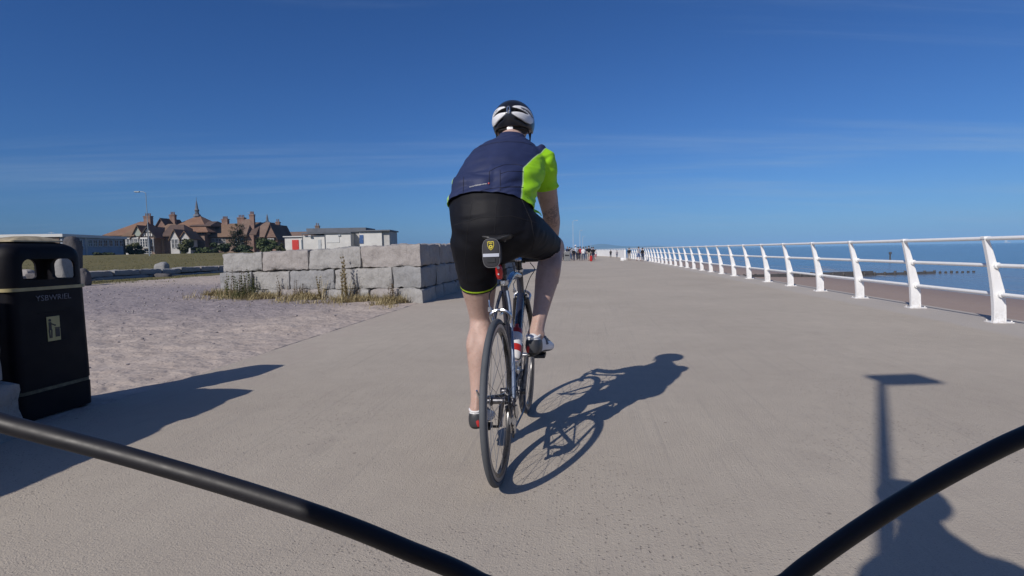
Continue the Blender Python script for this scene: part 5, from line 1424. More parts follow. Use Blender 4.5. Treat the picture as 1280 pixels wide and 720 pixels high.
def garment(fig, planes, keep, off_=.005, folds=None, thick=.003, sub=0):
    """planes: [(labels, point, normal)] cut lines; keep(label, co) says which faces the cloth covers"""
    bm = bmesh.new(); bm.from_mesh(fig.me)
    lab = {}
    for labs, p, n in planes:
        fs = [f for f in bm.faces if abs((f.calc_center_median() - p).dot(n)) < .03 and fig.label(f.calc_center_median()) in labs]
        geom = list({v for f in fs for v in f.verts}) + list({e for f in fs for e in f.edges}) + fs
        bmesh.ops.bisect_plane(bm, geom=geom, plane_co=p, plane_no=n, dist=1e-5)
    dead = [f for f in bm.faces if not keep(fig.label(f.calc_center_median()), f.calc_center_median())]
    bmesh.ops.delete(bm, geom=dead, context='FACES')
    # keep the largest piece(s): drop crumbs
    seen = set(); crumbs = []
    for f in bm.faces:
        if f in seen: continue
        st_ = [f]; comp = []; seen.add(f)
        while st_:
            g = st_.pop(); comp.append(g)
            for e in g.edges:
                for h in e.link_faces:
                    if h not in seen: seen.add(h); st_.append(h)
        if len(comp) < 60: crumbs += comp
    if crumbs: bmesh.ops.delete(bm, geom=crumbs, context='FACES')
    for _ in range(10): bmesh.ops.smooth_vert(bm, verts=[v for v in bm.verts if not v.is_boundary], factor=.5, use_axis_x=True, use_axis_y=True, use_axis_z=True)
    bm.normal_update()
    nv = {v: v.normal.copy() for v in bm.verts}
    for v in bm.verts:
        k = off_ + (folds(v.co) if folds else 0); v.co += nv[v] * max(.0025, k)
    me = bpy.data.meshes.new('g'); bm.to_mesh(me); bm.free()
    r = evaluated(me, ([('SUBSURF', dict(levels=sub, render_levels=sub))] if sub else []) + [('SOLIDIFY', dict(thickness=thick, offset=-1.0, use_rim=True))])
    r.materials.clear(); r.polygons.foreach_set('use_smooth', [True] * len(r.polygons)); return r
def interp(tab, x):
    if x <= tab[0][0]: return tab[0][1]
    for (a, b), (c, d) in zip(tab, tab[1:]):
        if x <= c: return b + (d - b) * (x - a) / (c - a)
    return tab[-1][1]
def poly_sd(poly, x, y):
    """signed distance, positive inside"""
    ins = False; best = 9e9; n = len(poly)
    for i in range(n):
        x0, y0 = poly[i]; x1, y1 = poly[(i + 1) % n]
        if (y0 > y) != (y1 > y) and x < (x1 - x0) * (y - y0) / (y1 - y0) + x0: ins = not ins
        dx, dy = x1 - x0, y1 - y0; k = max(0, min(1, ((x - x0) * dx + (y - y0) * dy) / (dx * dx + dy * dy)))
        best = min(best, (x - x0 - dx * k) ** 2 + (y - y0 - dy * k) ** 2)
    return sqrt(best) * (1 if ins else -1)

# -------- cycling shoe: local frame heel at origin, x to the toe, z up
M['shoe'] = panel_mat('shoe_shell', [(None, (.70, .70, .71)), ('heel', (.035, .037, .042)), ('red', (.50, .03, .03)), ('sole', (.012, .012, .013))], rough=.4, bump=.1, spec=.5)
def shoe_mesh():
    bm = bmesh.new(); rings = []
    for x, hw, z0, z1 in ((-.006, .012, .02, .055), (0, .024, .006, .078), (.012, .032, 0, .092), (.04, .035, 0, .098), (.075, .035, .004, .096), (.11, .036, .006, .082), (.15, .043, .002, .066), (.19, .047, 0, .056), (.225, .045, 0, .048), (.255, .034, .003, .038), (.272, .016, .010, .026)):
        rr = []
        for k in range(20):
            a = 2 * pi * k / 20; e = .75; y = hw * math.copysign(abs(cos(a)) ** e, cos(a)); zz = (z0 + z1) / 2 + (z1 - z0) / 2 * math.copysign(abs(sin(a)) ** e, sin(a))
            if zz > (z0 + z1) / 2: y *= 1 - .32 * ((zz - (z0 + z1) / 2) / ((z1 - z0) / 2)) ** 2
            rr.append(V((x, y, zz)))
        rings.append(rr)
    loft(bm, rings)
    me = evaluated(bm_mesh(bm), [('SUBSURF', dict(levels=2, render_levels=2))])
    me.polygons.foreach_set('use_smooth', [True] * len(me.polygons))
    put_attr(me, 'sole', lambda c: .013 + .004 * sin(c.x * 20) - c.z)
    put_attr(me, 'heel', lambda c: min(.068 - c.z - .10 * max(0, c.x - .03), .052 - c.x + .1 * (.04 - c.z)))
    put_attr(me, 'red', lambda c: poly_sd([(.030, .012), (.012, .014), (.006, .038), (.016, .044)], c.y, c.z) if c.x < .06 else -.01)
    return me
SHOE = None
def add_shoe(par, heel, toe, flip, s=1.0):
    global SHOE
    if SHOE is None: SHOE = shoe_mesh()
    o = link('shoe', SHOE, M['shoe'], par); d = (toe - heel).normalized()
    z = (V((0, 0, 1)) - d * d.z).normalized(); y = z.cross(d)
    m = Matrix((d, y * (-1 if flip else 1), z)).transposed().to_4x4(); m.translation = heel
    o.matrix_local = m @ Matrix.Diagonal((s, s, s, 1)); 
    bm = bmesh.new()
    for q, x in enumerate((.115, .15, .185)):
        tube(bm, [V((x, -.040 + .004 * q, .040 - .004 * q)), V((x, -.03, .072 - .012 * q)), V((x + .004, 0, .086 - .014 * q)), V((x, .032, .070 - .012 * q))], .0045, seg=6, flat=2.2)
    obj('straps', bm, mat('shoe_strap', (.12, .12, .13), .5) if 'shoe_strap' not in bpy.data.materials else bpy.data.materials['shoe_strap'], o)
    bm = bmesh.new(); tube(bm, [V((.035 + .036 * cos(a), (.027 - .003 * cos(a)) * sin(a), .086 + .011 * cos(a))) for a in [2 * pi * k / 16 for k in range(16)]], .005, seg=6, closed=True); obj('collar', bm, M['white_gloss'], o)
    return o

# -------- helmet in its own frame: x forward, y left, z up, centre of the head
M['helmet'] = panel_mat('helmet_shell', [(None, (.012, .013, .018)), ('white', (.74, .74, .75)), ('vent', (.006, .006, .007))], rough=.28, bump=.0, spec=.5)
PAN = [(9, 30), (14, 38), (32, 45), (58, 44), (74, 34), (82, 8), (80, -14), (66, -33), (44, -37), (26, -26), (9, -8), (8, 1), (22, 4), (40, 6), (52, 4), (56, 8), (46, 15), (26, 24)]
VENT = [(34, 34), (58, 32), (78, 12), (76, 2), (66, 10), (54, 21), (36, 27)]
def helmet_mesh():
    bm = bmesh.new(); nu, nv = 128, 60; rows = []
    for j in range(nv + 1):
        row = []
        for i in range(nu):
            az = 2 * pi * i / nu                     # 0 = back, positive to the right
            lo = -.052 - .012 * cos(az) + (.03 if cos(az) < -.3 else 0) * sstep(-.3, -1, cos(az))
            el0 = math.asin(max(-.6, lo / .118)); el = el0 + (pi / 2 - el0) * j / nv
            x, y, z = -cos(az) * cos(el), -sin(az) * cos(el), sin(el)
            p = V((x * .142 - .004, y * .110, z * .112))
            p *= 1 + .03 * max(0, -x) * max(0, 1 - abs(z - .0) * 2)
            row.append((p, math.degrees(az if az < pi else az - 2 * pi), p.z * 1000))
        rows.append(row)
    wh, ve = [], []
    vs = []
    for j, row in enumerate(rows):
        rr = []
        for p, a, z in row:
            A = abs(a)
            w_ = poly_sd(PAN, A, z) / 1000 if A < 100 else -.02
            v1 = poly_sd(VENT, A, z) / 1000
            inner = poly_sd([(7, 27), (42, 17), (56, 10), (52, 6), (24, 6), (7, 4)], A, z) / 1000
            lower = poly_sd([(14, -30), (30, -38), (50, -46), (60, -44), (34, -30), (18, -22)], A, z) / 1000
            # long front-to-back vents over the crown
            top = -.02
            if z > 48:
                yy = abs(p.y) * 1000
                for c in (0, 26, 50): top = max(top, min(7 - abs(yy - c), 60 - abs(p.x * 1000 - 15)) / 1000)
            v = max(v1, inner, lower, top)
            d = sstep(-.001, .004, v)
            q = p * (1 - .13 * d) if d > 0 else p * (1 + .012 * sstep(0, .006, w_))
            vv = bm.verts.new(q); rr.append(vv); wh.append(min(w_, -v if v > -.001 else w_)); ve.append(v)
        vs.append(rr)
    for j in range(nv):
        for i in range(nu): bm.faces.new((vs[j][i], vs[j][(i + 1) % nu], vs[j + 1][(i + 1) % nu], vs[j + 1][i]))
    # inner lining closes the shell
    inn = [bm.verts.new(v.co * .9) for v in vs[0]]; up = [bm.verts.new((v.co.x * .7, v.co.y * .7, .03)) for v in vs[0]]
    for i in range(nu):
        bm.faces.new((vs[0][i], inn[i], inn[(i + 1) % nu], vs[0][(i + 1) % nu])); bm.faces.new((inn[i], up[i], up[(i + 1) % nu], inn[(i + 1) % nu]))
    bm.faces.new(up)
    ex = len(bm.verts) - len(wh)
    me = bpy.data.meshes.new('helmet'); bmesh.ops.recalc_face_normals(bm, faces=bm.faces); bm.to_mesh(me); bm.free()
    for nme, arr in (('white', wh), ('vent', ve)):
        a = me.attributes.new(nme, 'FLOAT', 'POINT'); a.data.foreach_set('value', arr + [-.02] * ex)
    me.polygons.foreach_set('use_smooth', [True] * len(me.polygons)); return me
HELM = None
def add_helmet(par, c, fwd, up, s=1.0):
    global HELM
    if HELM is None: HELM = helmet_mesh()
    lat = up.cross(fwd).normalized(); up = fwd.cross(lat)
    m = Matrix((fwd, lat, up)).transposed().to_4x4(); m.translation = c
    o = link('helmet', HELM, M['helmet'], par); o.matrix_local = m @ Matrix.Diagonal((s, s, s, 1))
    bm = bmesh.new(); tube(bm, [V((-.150 + .02 * abs(sin(a)) * 0, .0072 * cos(a), .012 + .019 * sin(a))) for a in [2 * pi * k / 18 for k in range(18)]], .0028, seg=6, closed=True); obj('vent_trim', bm, M['silver'], o)
    bm = bmesh.new(); lathe(bm, [(.004, -.118), (.015, -.116), (.0165, -.110), (.0165, -.100)], axis='X', seg=20, c=(0, 0, -.068)); obj('fit_dial', bm, M['white_gloss'], o)
    bm = bmesh.new()
    for q in (1, -1):
        tube(bm, smooth_path([V((-.108, q * .012, -.068)), V((-.085, q * .055, -.062)), V((-.03, q * .083, -.05))], 5), .006, seg=6, flat=.5)
        tube(bm, smooth_path([V((-.06, q * .083, -.05)), V((.01, q * .083, -.10)), V((.05, q * .03, -.15)), V((.052, 0, -.152))], 5), .004, seg=6)
        tube(bm, smooth_path([V((.06, q * .082, -.03)), V((.012, q * .083, -.10))], 3), .004, seg=6)
    obj('straps', bm, M['black_rubber'], o)
    return o

JERSEY = panel_mat('jersey_fabric', [(None, (.020, .029, .082)), ('green', (.33, .68, .015)), ('edge', (.45, .62, .30))], rough=.62, bump=.2, bscale=700)
SHORTS = panel_mat('shorts_lycra', [(None, (.0060, .0062, .0090)), ('hem', (.42, .62, .03))], rough=.62, bump=.12, bscale=700, spec=.2)
def cyclist(label, pose, loc, rz, lean, vox=.008, detail=True):
    P = {k: V(v) for k, v in pose.items() if isinstance(v, tuple)}
    f = Figure(); Y = V((0, 1, 0))
    sp = P['spine'] if False else pose['spine']
    f.limb('torso', [(p, a, b) for p, a, b in sp], n=20, spread_=.085)
    nk = pose['neck']; hd = P['head']; fw = P['face'].normalized(); up = (V((0, 0, 1)) - fw * fw.z).normalized(); up = (up + fw * .0).normalized()
    f.limb('head', [(nk[0], .072, .070), (nk[1], .064, .066), (hd - up * .05 - fw * .02, .060, .068)])
    f.seg.append(('head', hd - up * .05, hd + up * .05, .08, .08))
    add_head(f.bm, hd, fw, up)
    for q in ('l', 'r'):
        s = 1 if q == 'l' else -1
        sh, el, wr = P['sh_' + q], P['el_' + q], P['wr_' + q]
        ax = (el - sh).normalized()
        side = (Y - ax * Y.dot(ax)).normalized()
        f.limb('arm' + q, [(sh - V((0, s * .05, -.005)), .070, .072), (sh, .074, .076), (sh.lerp(el, .45), .058, .062), (sh.lerp(el, .8), .049, .052), (el, .045, .047)], side=side)
        f.limb('fore' + q, [(el, .045, .047), (el.lerp(wr, .25), .047, .045), (el.lerp(wr, .7), .036, .034), (wr, .030, .025)], side=side)
        fwd = (P['grip_' + q] - wr).normalized(); out = (V((0, 0, 1)) - fw * 0 - fwd * fwd.z).normalized(); out = (out + Y * s * .5).normalized(); out = (out - fwd * out.dot(fwd)).normalized()
        lat = fwd.cross(out) * (1 if (fwd.cross(out)).y * s < 0 else -1)
        add_hand(f.bm, wr, fwd, out, lat, 1.0, .9)
        f.seg.append(('fore' + q, wr, wr + fwd * .17, .03, .02))
        hp, kn, an = P['hip_' + q], P['kn_' + q], P['an_' + q]
        calf_back = V((-1, 0, 0)) - (an - kn).normalized() * V((-1, 0, 0)).dot((an - kn).normalized()); calf_back.normalize()
        f.limb('thigh' + q, [(hp, .108, .118), (hp.lerp(kn, .25), .099, .108), (hp.lerp(kn, .55), .085, .090), (hp.lerp(kn, .85), .064, .066), (kn, .058, .060)])
        f.limb('shin' + q, [(kn, .057, .060), (kn.lerp(an, .18) + calf_back * .012, .056, .060), (kn.lerp(an, .36) + calf_back * .020, .060, .064), (kn.lerp(an, .6) + calf_back * .010, .046, .047), (kn.lerp(an, .85), .034, .036), (an, .035, .038)])
        ax2 = (an - kn).normalized(); sd2 = (Y - ax2 * Y.dot(ax2)).normalized()
        for o_, l_ in ((s * -.024, .47), (s * .024, .42)):     # the two heads of the calf muscle
            c_ = lambda t_, bk: kn.lerp(an, t_) + sd2 * o_ + calf_back * bk
            f.limb('shin' + q, [(c_(.06, .030), .014, .014), (c_(.2, .050), .030, .026), (c_(.33, .056), .034, .028), (c_(l_, .040), .022, .018), (c_(l_ + .1, .024), .010, .010)])
        for o_ in (-.034, .034):                                # tendons behind the knee
            f.limb('shin' + q, [(hp.lerp(kn, .80) + sd2 * o_ + calf_back * .042, .016, .014), (kn + sd2 * o_ + calf_back * .044, .012, .011), (kn.lerp(an, .12) + sd2 * o_ * .9 + calf_back * .036, .012, .011)])
        f.limb('shin' + q, [(kn.lerp(an, .55) + calf_back * .040, .012, .010), (kn.lerp(an, .78) + calf_back * .034, .009, .009), (an + calf_back * .036, .010, .009)])
        for o_ in (1, -1): f.limb('shin' + q, [(an + sd2 * o_ * .026 + ax2 * -.008, .014, .014), (an + sd2 * o_ * .030, .014, .014), (an + sd2 * o_ * .026 + ax2 * .01, .012, .012)])
        hl, te = P['heel_' + q], P['toe_' + q]
        f.limb('foot' + q, [(an, .034, .038), (an.lerp(hl.lerp(te, .25), .7) + V((0, 0, .02)), .030, .03), (hl.lerp(te, .5) + V((0, 0, .035)), .028, .02), (hl.lerp(te, .8) + V((0, 0, .028)), .028, .015)])
    me = f.finish(vox)
    body = link('person', me, M['skin']); body.location = loc; body.rotation_euler = (lean, 0, rz); tag(body, label, 'person')
    # jersey
    wp, wn_ = P['waist'], P['waist_n'].normalized(); cp, cn = P['collar'], P['collar_n'].normalized()
    slv = {}
    for q in ('l', 'r'):
        sh, el = P['sh_' + q], P['el_' + q]; slv['arm' + q] = (sh.lerp(el, pose['sleeve']), (el - sh).normalized() + V((0, 0, -.35)))
        slv['arm' + q] = (slv['arm' + q][0], slv['arm' + q][1].normalized())
    def keep_j(l, c):
        if l == 'torso': return (c - wp).dot(wn_) > 0 and (c - cp).dot(cn) < 0
        if l == 'head': return (c - cp).dot(cn) < 0
        if l in slv: return (c - slv[l][0]).dot(slv[l][1]) < 0
        return False
    dz_ = pose['waist'][2] - 1.125
    def fold(c):
        a = .0050 * noise.noise(V((c.x * 6, c.y * 7, c.z * 18))) + .0034 * noise.noise(V((c.x * 20, c.y * 5 + c.z * 14, c.z * 34)))
        w_ = sstep(1.35, 1.2, c.z) * .015 * sin((c.z * 1.0 + .25 * c.y * c.y * 4 - c.x * .4) * 95 + 2 * noise.noise(V((c.y * 5, c.z * 4, 1))))
        n_ = noise.noise(V((c.y * 4.5 + c.x * 3, c.z * 15 + 1.6 * noise.noise(V((c.y * 6, c.z * 5, 3))), c.x * 5)))
        a -= .0075 * max(0, .30 - abs(n_)) / .30 * (.35 + .65 * sstep(1.36, 1.22, c.z - dz_))
        n2_ = noise.noise(V(((c.y + c.z) * 16, (c.y - c.z) * 5, c.x * 4)))
        a -= .006 * max(0, .3 - abs(n2_)) / .3 * sstep(.20, .05, (V((c.x, c.y, c.z)) - V(pose['sh_r'])).length - .05)
        if c.x < pose['waist'][0] + .13 and c.z - dz_ < 1.36:          # three filled pockets across the lower back
            zt_ = (1.325 if c.y < .035 else 1.295) + dz_; a += .0045 * sstep(zt_ + .003, zt_ - .004, c.z)
            for yc_ in (-.04, .075, .165): a += .008 * max(0, 1 - ((c.y - yc_) / .055) ** 2) * sstep(zt_, zt_ - .05, c.z) * sstep(1.16 + dz_, 1.2 + dz_, c.z)
        return a + w_ * .6 * (.5 + noise.noise(V((c.y * 8, c.z * 10, 5))))
    g = garment(f, [(('torso', 'thighl', 'thighr'), wp, wn_), (('torso', 'head'), cp, cn)] + [((k_,), v[0], v[1]) for k_, v in slv.items()], keep_j, .007, fold, sub=1 if detail else 0)
    GR, GL_ = pose['green_r'], pose['green_l']
    put_attr(g, 'green', lambda c: max(interp(GR, c.z) - c.y, c.y - interp(GL_, c.z) + .09 * sstep(.54, .60, c.x - pose['sh_l'][0] + .535)))
    put_attr(g, 'edge', lambda c: .0022 - abs(max(interp(GR, c.z) - c.y, c.y - interp(GL_, c.z))))
    jo = link('jersey', g, JERSEY, body)
    # shorts
    hem = {}
    for q in ('l', 'r'):
        hp, kn = P['hip_' + q], P['kn_' + q]; n_ = V(pose['hem_n_' + q]).normalized() if 'hem_n_' + q in pose else (kn - hp).normalized(); hem['thigh' + q] = (hp.lerp(kn, pose['hem_' + q]), n_)
    def keep_s(l, c):
        if l == 'torso': return (c - wp).dot(wn_) < .03
        if l in hem: return (c - hem[l][0]).dot(hem[l][1]) < 0 and (c - wp).dot(wn_) < .03
        return False
    g2 = garment(f, [((k_,), v[0], v[1]) for k_, v in hem.items()], keep_s, .0035, lambda c: .0022 * noise.noise(c * 12) + .003 * noise.noise(V((c.x * 10, c.y * 6 + c.z * 12, c.z * 26))) - .0045 * max(0, .25 - abs(noise.noise(V((c.x * 9 + c.z * 5, c.y * 5, c.z * 13 - c.x * 6))))) / .25)
    hl_, hn_ = hem['thighl']
    lab_l = lambda c: (c.y > pose['mid'])
    put_attr(g2, 'hem', lambda c: (.0035 - abs((c - hl_).dot(hn_) + .010)) if lab_l(c) and c.z < hl_.z + .12 else -.02)
    so = link('shorts', g2, SHORTS, body)
    # shoes, helmet, hair, eyes
    for q in ('l', 'r'): add_shoe(body, P['heel_' + q], P['toe_' + q], q == 'l', 1.1)
    add_helmet(body, hd + up * .028 - fw * .004, fw, up)
    hb = bmesh.new(); bmesh.ops.create_icosphere(hb, subdivisions=4, radius=1)
    lat = up.cross(fw).normalized(); dead = []
    for v in hb.verts:
        p = v.co.copy(); v.co = hd + fw * (p.x * .108 - .011) + lat * p.y * .0835 + up * (p.z * .108 + .014) ; v.co += v.co * 0
        if p.z < -.62 + .9 * max(0, p.x + .2) or (p.x > .2 and p.z < .5): dead.append(v)
    bmesh.ops.delete(hb, geom=dead, context='VERTS')
    hair = obj('hair', hb, M['hair'], body)
    for s in (1, -1):
        bm = bmesh.new(); bmesh.ops.create_icosphere(bm, subdivisions=2, radius=.011, matrix=Matrix.Translation(hd + fw * .078 + lat * s * .031 + up * .004)); eo = obj('eye', bm, M['eye'], body)
        bm = bmesh.new(); bmesh.ops.create_icosphere(bm, subdivisions=2, radius=.0055, matrix=Matrix.Translation(hd + fw * .0855 + lat * s * .031 + up * .004)); obj('iris', bm, M['iris'], eo)
    return body, jo, so, f
DY = -.030
def sh_y(d):
    return {k: ((v[0], v[1] + DY, v[2]) if isinstance(v, tuple) and len(v) == 3 and all(isinstance(x, (int, float)) for x in v) and not k.endswith('_n') and k not in ('face', 'hem_n_r', 'hem_n_l') else v) for k, v in d.items()}
POSE = sh_y(dict(
    sh_l=(.535, .175, 1.385), el_l=(.71, .215, 1.13), wr_l=(.925, .218, .972), grip_l=(1.0, .215, .945),
    sh_r=(.535, -.128, 1.385), el_r=(.70, -.160, 1.135), wr_r=(.925, -.148, .972), grip_r=(1.0, -.153, .945),
    hip_l=(.225, .152, 1.01), kn_l=(.400, .170, .628), an_l=(.275, .182, .215), heel_l=(.228, .186, .135), toe_l=(.50, .180, .106),
    hip_r=(.225, -.030, 1.045), kn_r=(.600, -.175, .962), an_r=(.325, -.100, .562), heel_r=(.262, -.083, .470), toe_r=(.53, -.128, .448),
    head=(.720, .024, 1.590), face=(.97, -.03, -.16), waist=(.275, .07, 1.125), waist_n=(.42, -.07, .90), collar=(.630, .03, 1.520), collar_n=(.28, 0, .95)))
def sp_y(l): return [((p[0], p[1] + DY, p[2]), a, b) for p, a, b in l]
POSE.update(spine=sp_y([((.245, .062, .965), .125, .095), ((.215, .066, 1.03), .172, .132), ((.225, .072, 1.10), .184, .140), ((.280, .080, 1.185), .188, .135), ((.362, .060, 1.275), .192, .138), ((.458, .038, 1.352), .196, .128), ((.535, .026, 1.412), .160, .108), ((.592, .025, 1.462), .105, .088), ((.625, .025, 1.505), .072, .075)]),
    neck=[V((.600, .025 + DY, 1.45)), V((.655, .025 + DY, 1.515))], sleeve=.48, hem_l=.56, hem_r=.84, hem_n_r=(.95, -.25, -.30), mid=.04 + DY,
    green_r=[(1.0, -.100), (1.19, -.104), (1.315, -.106), (1.379, -.147), (1.45, -.192), (1.6, -.22)], green_l=[(1.0, .222), (1.19, .232), (1.32, .222), (1.38, .218), (1.45, .222), (1.6, .24)])
rider, jersey, shorts, fig_ = cyclist('cyclist seen from behind in navy and lime jersey, black shorts and white helmet', POSE, BIKE_LOC, BIKE_RZ, LEAN, .007)
# seams, pocket lines and the small mark on the jersey
bpy.context.view_layer.update()
jm = rider.matrix_world; jinv = jm.inverted()
bj = BVHTree.FromPolygons([v.co[:] for v in jersey.data.vertices], [p.vertices[:] for p in jersey.data.polygons])
o_cam = jinv @ V((0, 0, H)); r3 = jinv.to_3x3()
def on_jersey(px, py, lift=.0015):
    d = (r3 @ ray(px, py)).normalized(); h_, n_, _, _ = bj.ray_cast(o_cam, d)
    return h_ + n_ * lift if h_ else None
def seam(pts, r=.0014):
    out = []
    for a, b in zip(pts, pts[1:]):
        m_ = max(2, int(max(abs(a[0] - b[0]), abs(a[1] - b[1])) / 1.2))
        for i in range(m_):
            p = on_jersey(a[0] + (b[0] - a[0]) * i / m_, a[1] + (b[1] - a[1]) * i / m_, r * .3)
            if p is not None: out.append(p)
    return out
bm = bmesh.new()
def zc(l): return [(540 + x / 4.8, 110 + y / 4.8) for x, y in l]
for l in ([(190, 535), (188, 600), (186, 660)], [(345, 500), (343, 545), (341, 590)], [(408, 492), (410, 560), (410, 622)], [(345, 500), (385, 478), (430, 462), (500, 458), (556, 470)], [(190, 640), (260, 625), (345, 605), (410, 598), (480, 596), (555, 598)], [(410, 515), (460, 500), (530, 500), (556, 505)], [(286, 352), (360, 332), (450, 322), (540, 326), (610, 345)], [(415, 600), (470, 590), (540, 592)]):
    s_ = seam(zc(l))
    if len(s_) > 3: tube(bm, s_, .0015, seg=5)
sm_ = obj('seams', bm, mat('seam_thread', (.012, .014, .035), .7), jersey); sm_['kind'] = 'stuff'
bm = bmesh.new()
for x0, x1, y0, y1 in ((587, 592.6, 234.2, 232.9), (592.9, 602, 232.6, 230.9), (602.5, 608.6, 230.7, 229.9)):
    n_ = max(3, int((x1 - x0) / 1.3)); 
    for i in range(n_):
        f0 = i / n_; cx = x0 + (x1 - x0) * (f0 + .5 / n_); cy = y0 + (y1 - y0) * (f0 + .5 / n_)
        q = [on_jersey(cx + a, cy + b, .0022) for a, b in ((-.55, .75), (.35, .75), (.75, -.75), (-.15, -.75))]
        if all(p is not None for p in q): bm.faces.new([bm.verts.new(p) for p in q])
bmesh.ops.solidify(bm, geom=bm.faces[:], thickness=.0008)
obj('wordmark', bm, M['white_gloss'], jersey, smooth=False)
p = on_jersey(611, 229.6, .001)
if p is not None:
    bm = bmesh.new(); bmesh.ops.create_icosphere(bm, subdivisions=2, radius=.0045, matrix=Matrix.Translation(p)); obj('round_mark', bm, mat('mark_red', (.5, .08, .07), .5), jersey)
ek = V(POSE['el_r'])
put_attr(rider.data, 'ink', lambda c: 1.0 if (c - (ek + V((-.01, -.03, .0)))).length < .075 and c.x < .76 else 0.0)

bs_ = BVHTree.FromPolygons([v.co[:] for v in shorts.data.vertices], [p.vertices[:] for p in shorts.data.polygons])
bm = bmesh.new()
for l in ([(622, 247), (620, 262), (619, 280), (618, 292)], [(590, 252), (584, 290), (581, 330), (584, 356)], [(652, 249), (664, 276), (668, 300), (664, 316)], [(566, 282), (600, 272), (640, 270), (676, 280)]):
    out = []
    for a, b in zip(l, l[1:]):
        for i in range(14):
            d = (r3 @ ray(a[0] + (b[0] - a[0]) * i / 14, a[1] + (b[1] - a[1]) * i / 14)).normalized(); h_, n_, _, _ = bs_.ray_cast(o_cam, d)
            if h_: out.append(h_ + n_ * .0003)
    if len(out) > 4: tube(bm, out, .0013, seg=5)
ss_ = obj('seams', bm, mat('shorts_thread', (.009, .009, .012), .8), shorts); ss_['kind'] = 'stuff'
# ---------------------------------------------------------------- the bicycle and rider the camera travels with (mostly behind it)
B2 = V((-.13, -.905, 0)); RZ2 = pi / 2 - PHI
bike2 = make_bike('camera bicycle whose two black cable housings arch across the lower corners of the photo', 'road_bicycle', crank=radians(84), loc=B2, rz=RZ2)
bpy.context.view_layer.update(); b2i = bike2.matrix_world.inverted()
def housing(pts, extra0, extra1):
    P = [b2i @ V(e) for e in extra0] + [b2i @ at_y(px, py, Y) for px, py, Y in pts] + [b2i @ V(e) for e in extra1]
    bm = bmesh.new(); tube(bm, smooth_path(P, 14), .0024, seg=18); o = obj('cable_housing', bm, M['cable'], bike2); return o
housing([(-160, 482, .142), (0, 528, .138), (150, 568, .136), (300, 612, .134), (420, 652, .132), (510, 688, .131), (596, 726, .130), (700, 800, .128)], [(-.225, .07, .955)], [(.045, .115, .78)])
housing([(1440, 478, .145), (1290, 541, .142), (1225, 572, .141), (1150, 613, .140), (1085, 654, .139), (1030, 692, .138), (985, 727, .137), (920, 790, .135)], [(.255, .07, .955)], [(.036, .11, .78)])
POSE2 = dict(POSE)
sh = lambda v, dx, dz: (v[0] + dx, v[1], v[2] + dz)
for k_ in ('sh_l', 'sh_r', 'head', 'collar'): POSE2[k_] = sh(POSE[k_], .175, .155)
POSE2['waist'] = sh(POSE['waist'], .19, .10)
POSE2['head'] = sh(POSE['head'], .19, .175)
for k_ in ('hip_l', 'hip_r'): POSE2[k_] = sh(POSE[k_], .18, .10)
POSE2.update(el_r=(.80, -.30, 1.23), kn_l=(.47, .14, .66), kn_r=(.66, -.15, .93), an_l=(.285, .14, .235), heel_l=(.235, .14, .15), wr_r=(.925, -.19, .972), grip_r=(1.0, -.19, .945), wr_l=(.845, .115, .99), grip_l=(.89, .105, .925)); POSE2['el_l'] = (.77, .20, 1.22)
POSE2['spine'] = [((p[0] + .18, p[1] * .3, p[2] + (.10 if i < 3 else .10 + .055 * min(1, (i - 2) / 3))), a, b) for i, (p, a, b) in enumerate(POSE['spine'])]
POSE2['neck'] = [p + V((.178, 0, .16)) for p in POSE['neck']]
POSE2['green_r'] = [(z + .12, y) for z, y in POSE['green_r']]; POSE2['green_l'] = [(z + .12, y) for z, y in POSE['green_l']]
rider2, _, _, _ = cyclist('rider of the camera bicycle, seen only as the head and shoulders shadow at lower right', POSE2, B2, RZ2, 0.0, .012, detail=False)

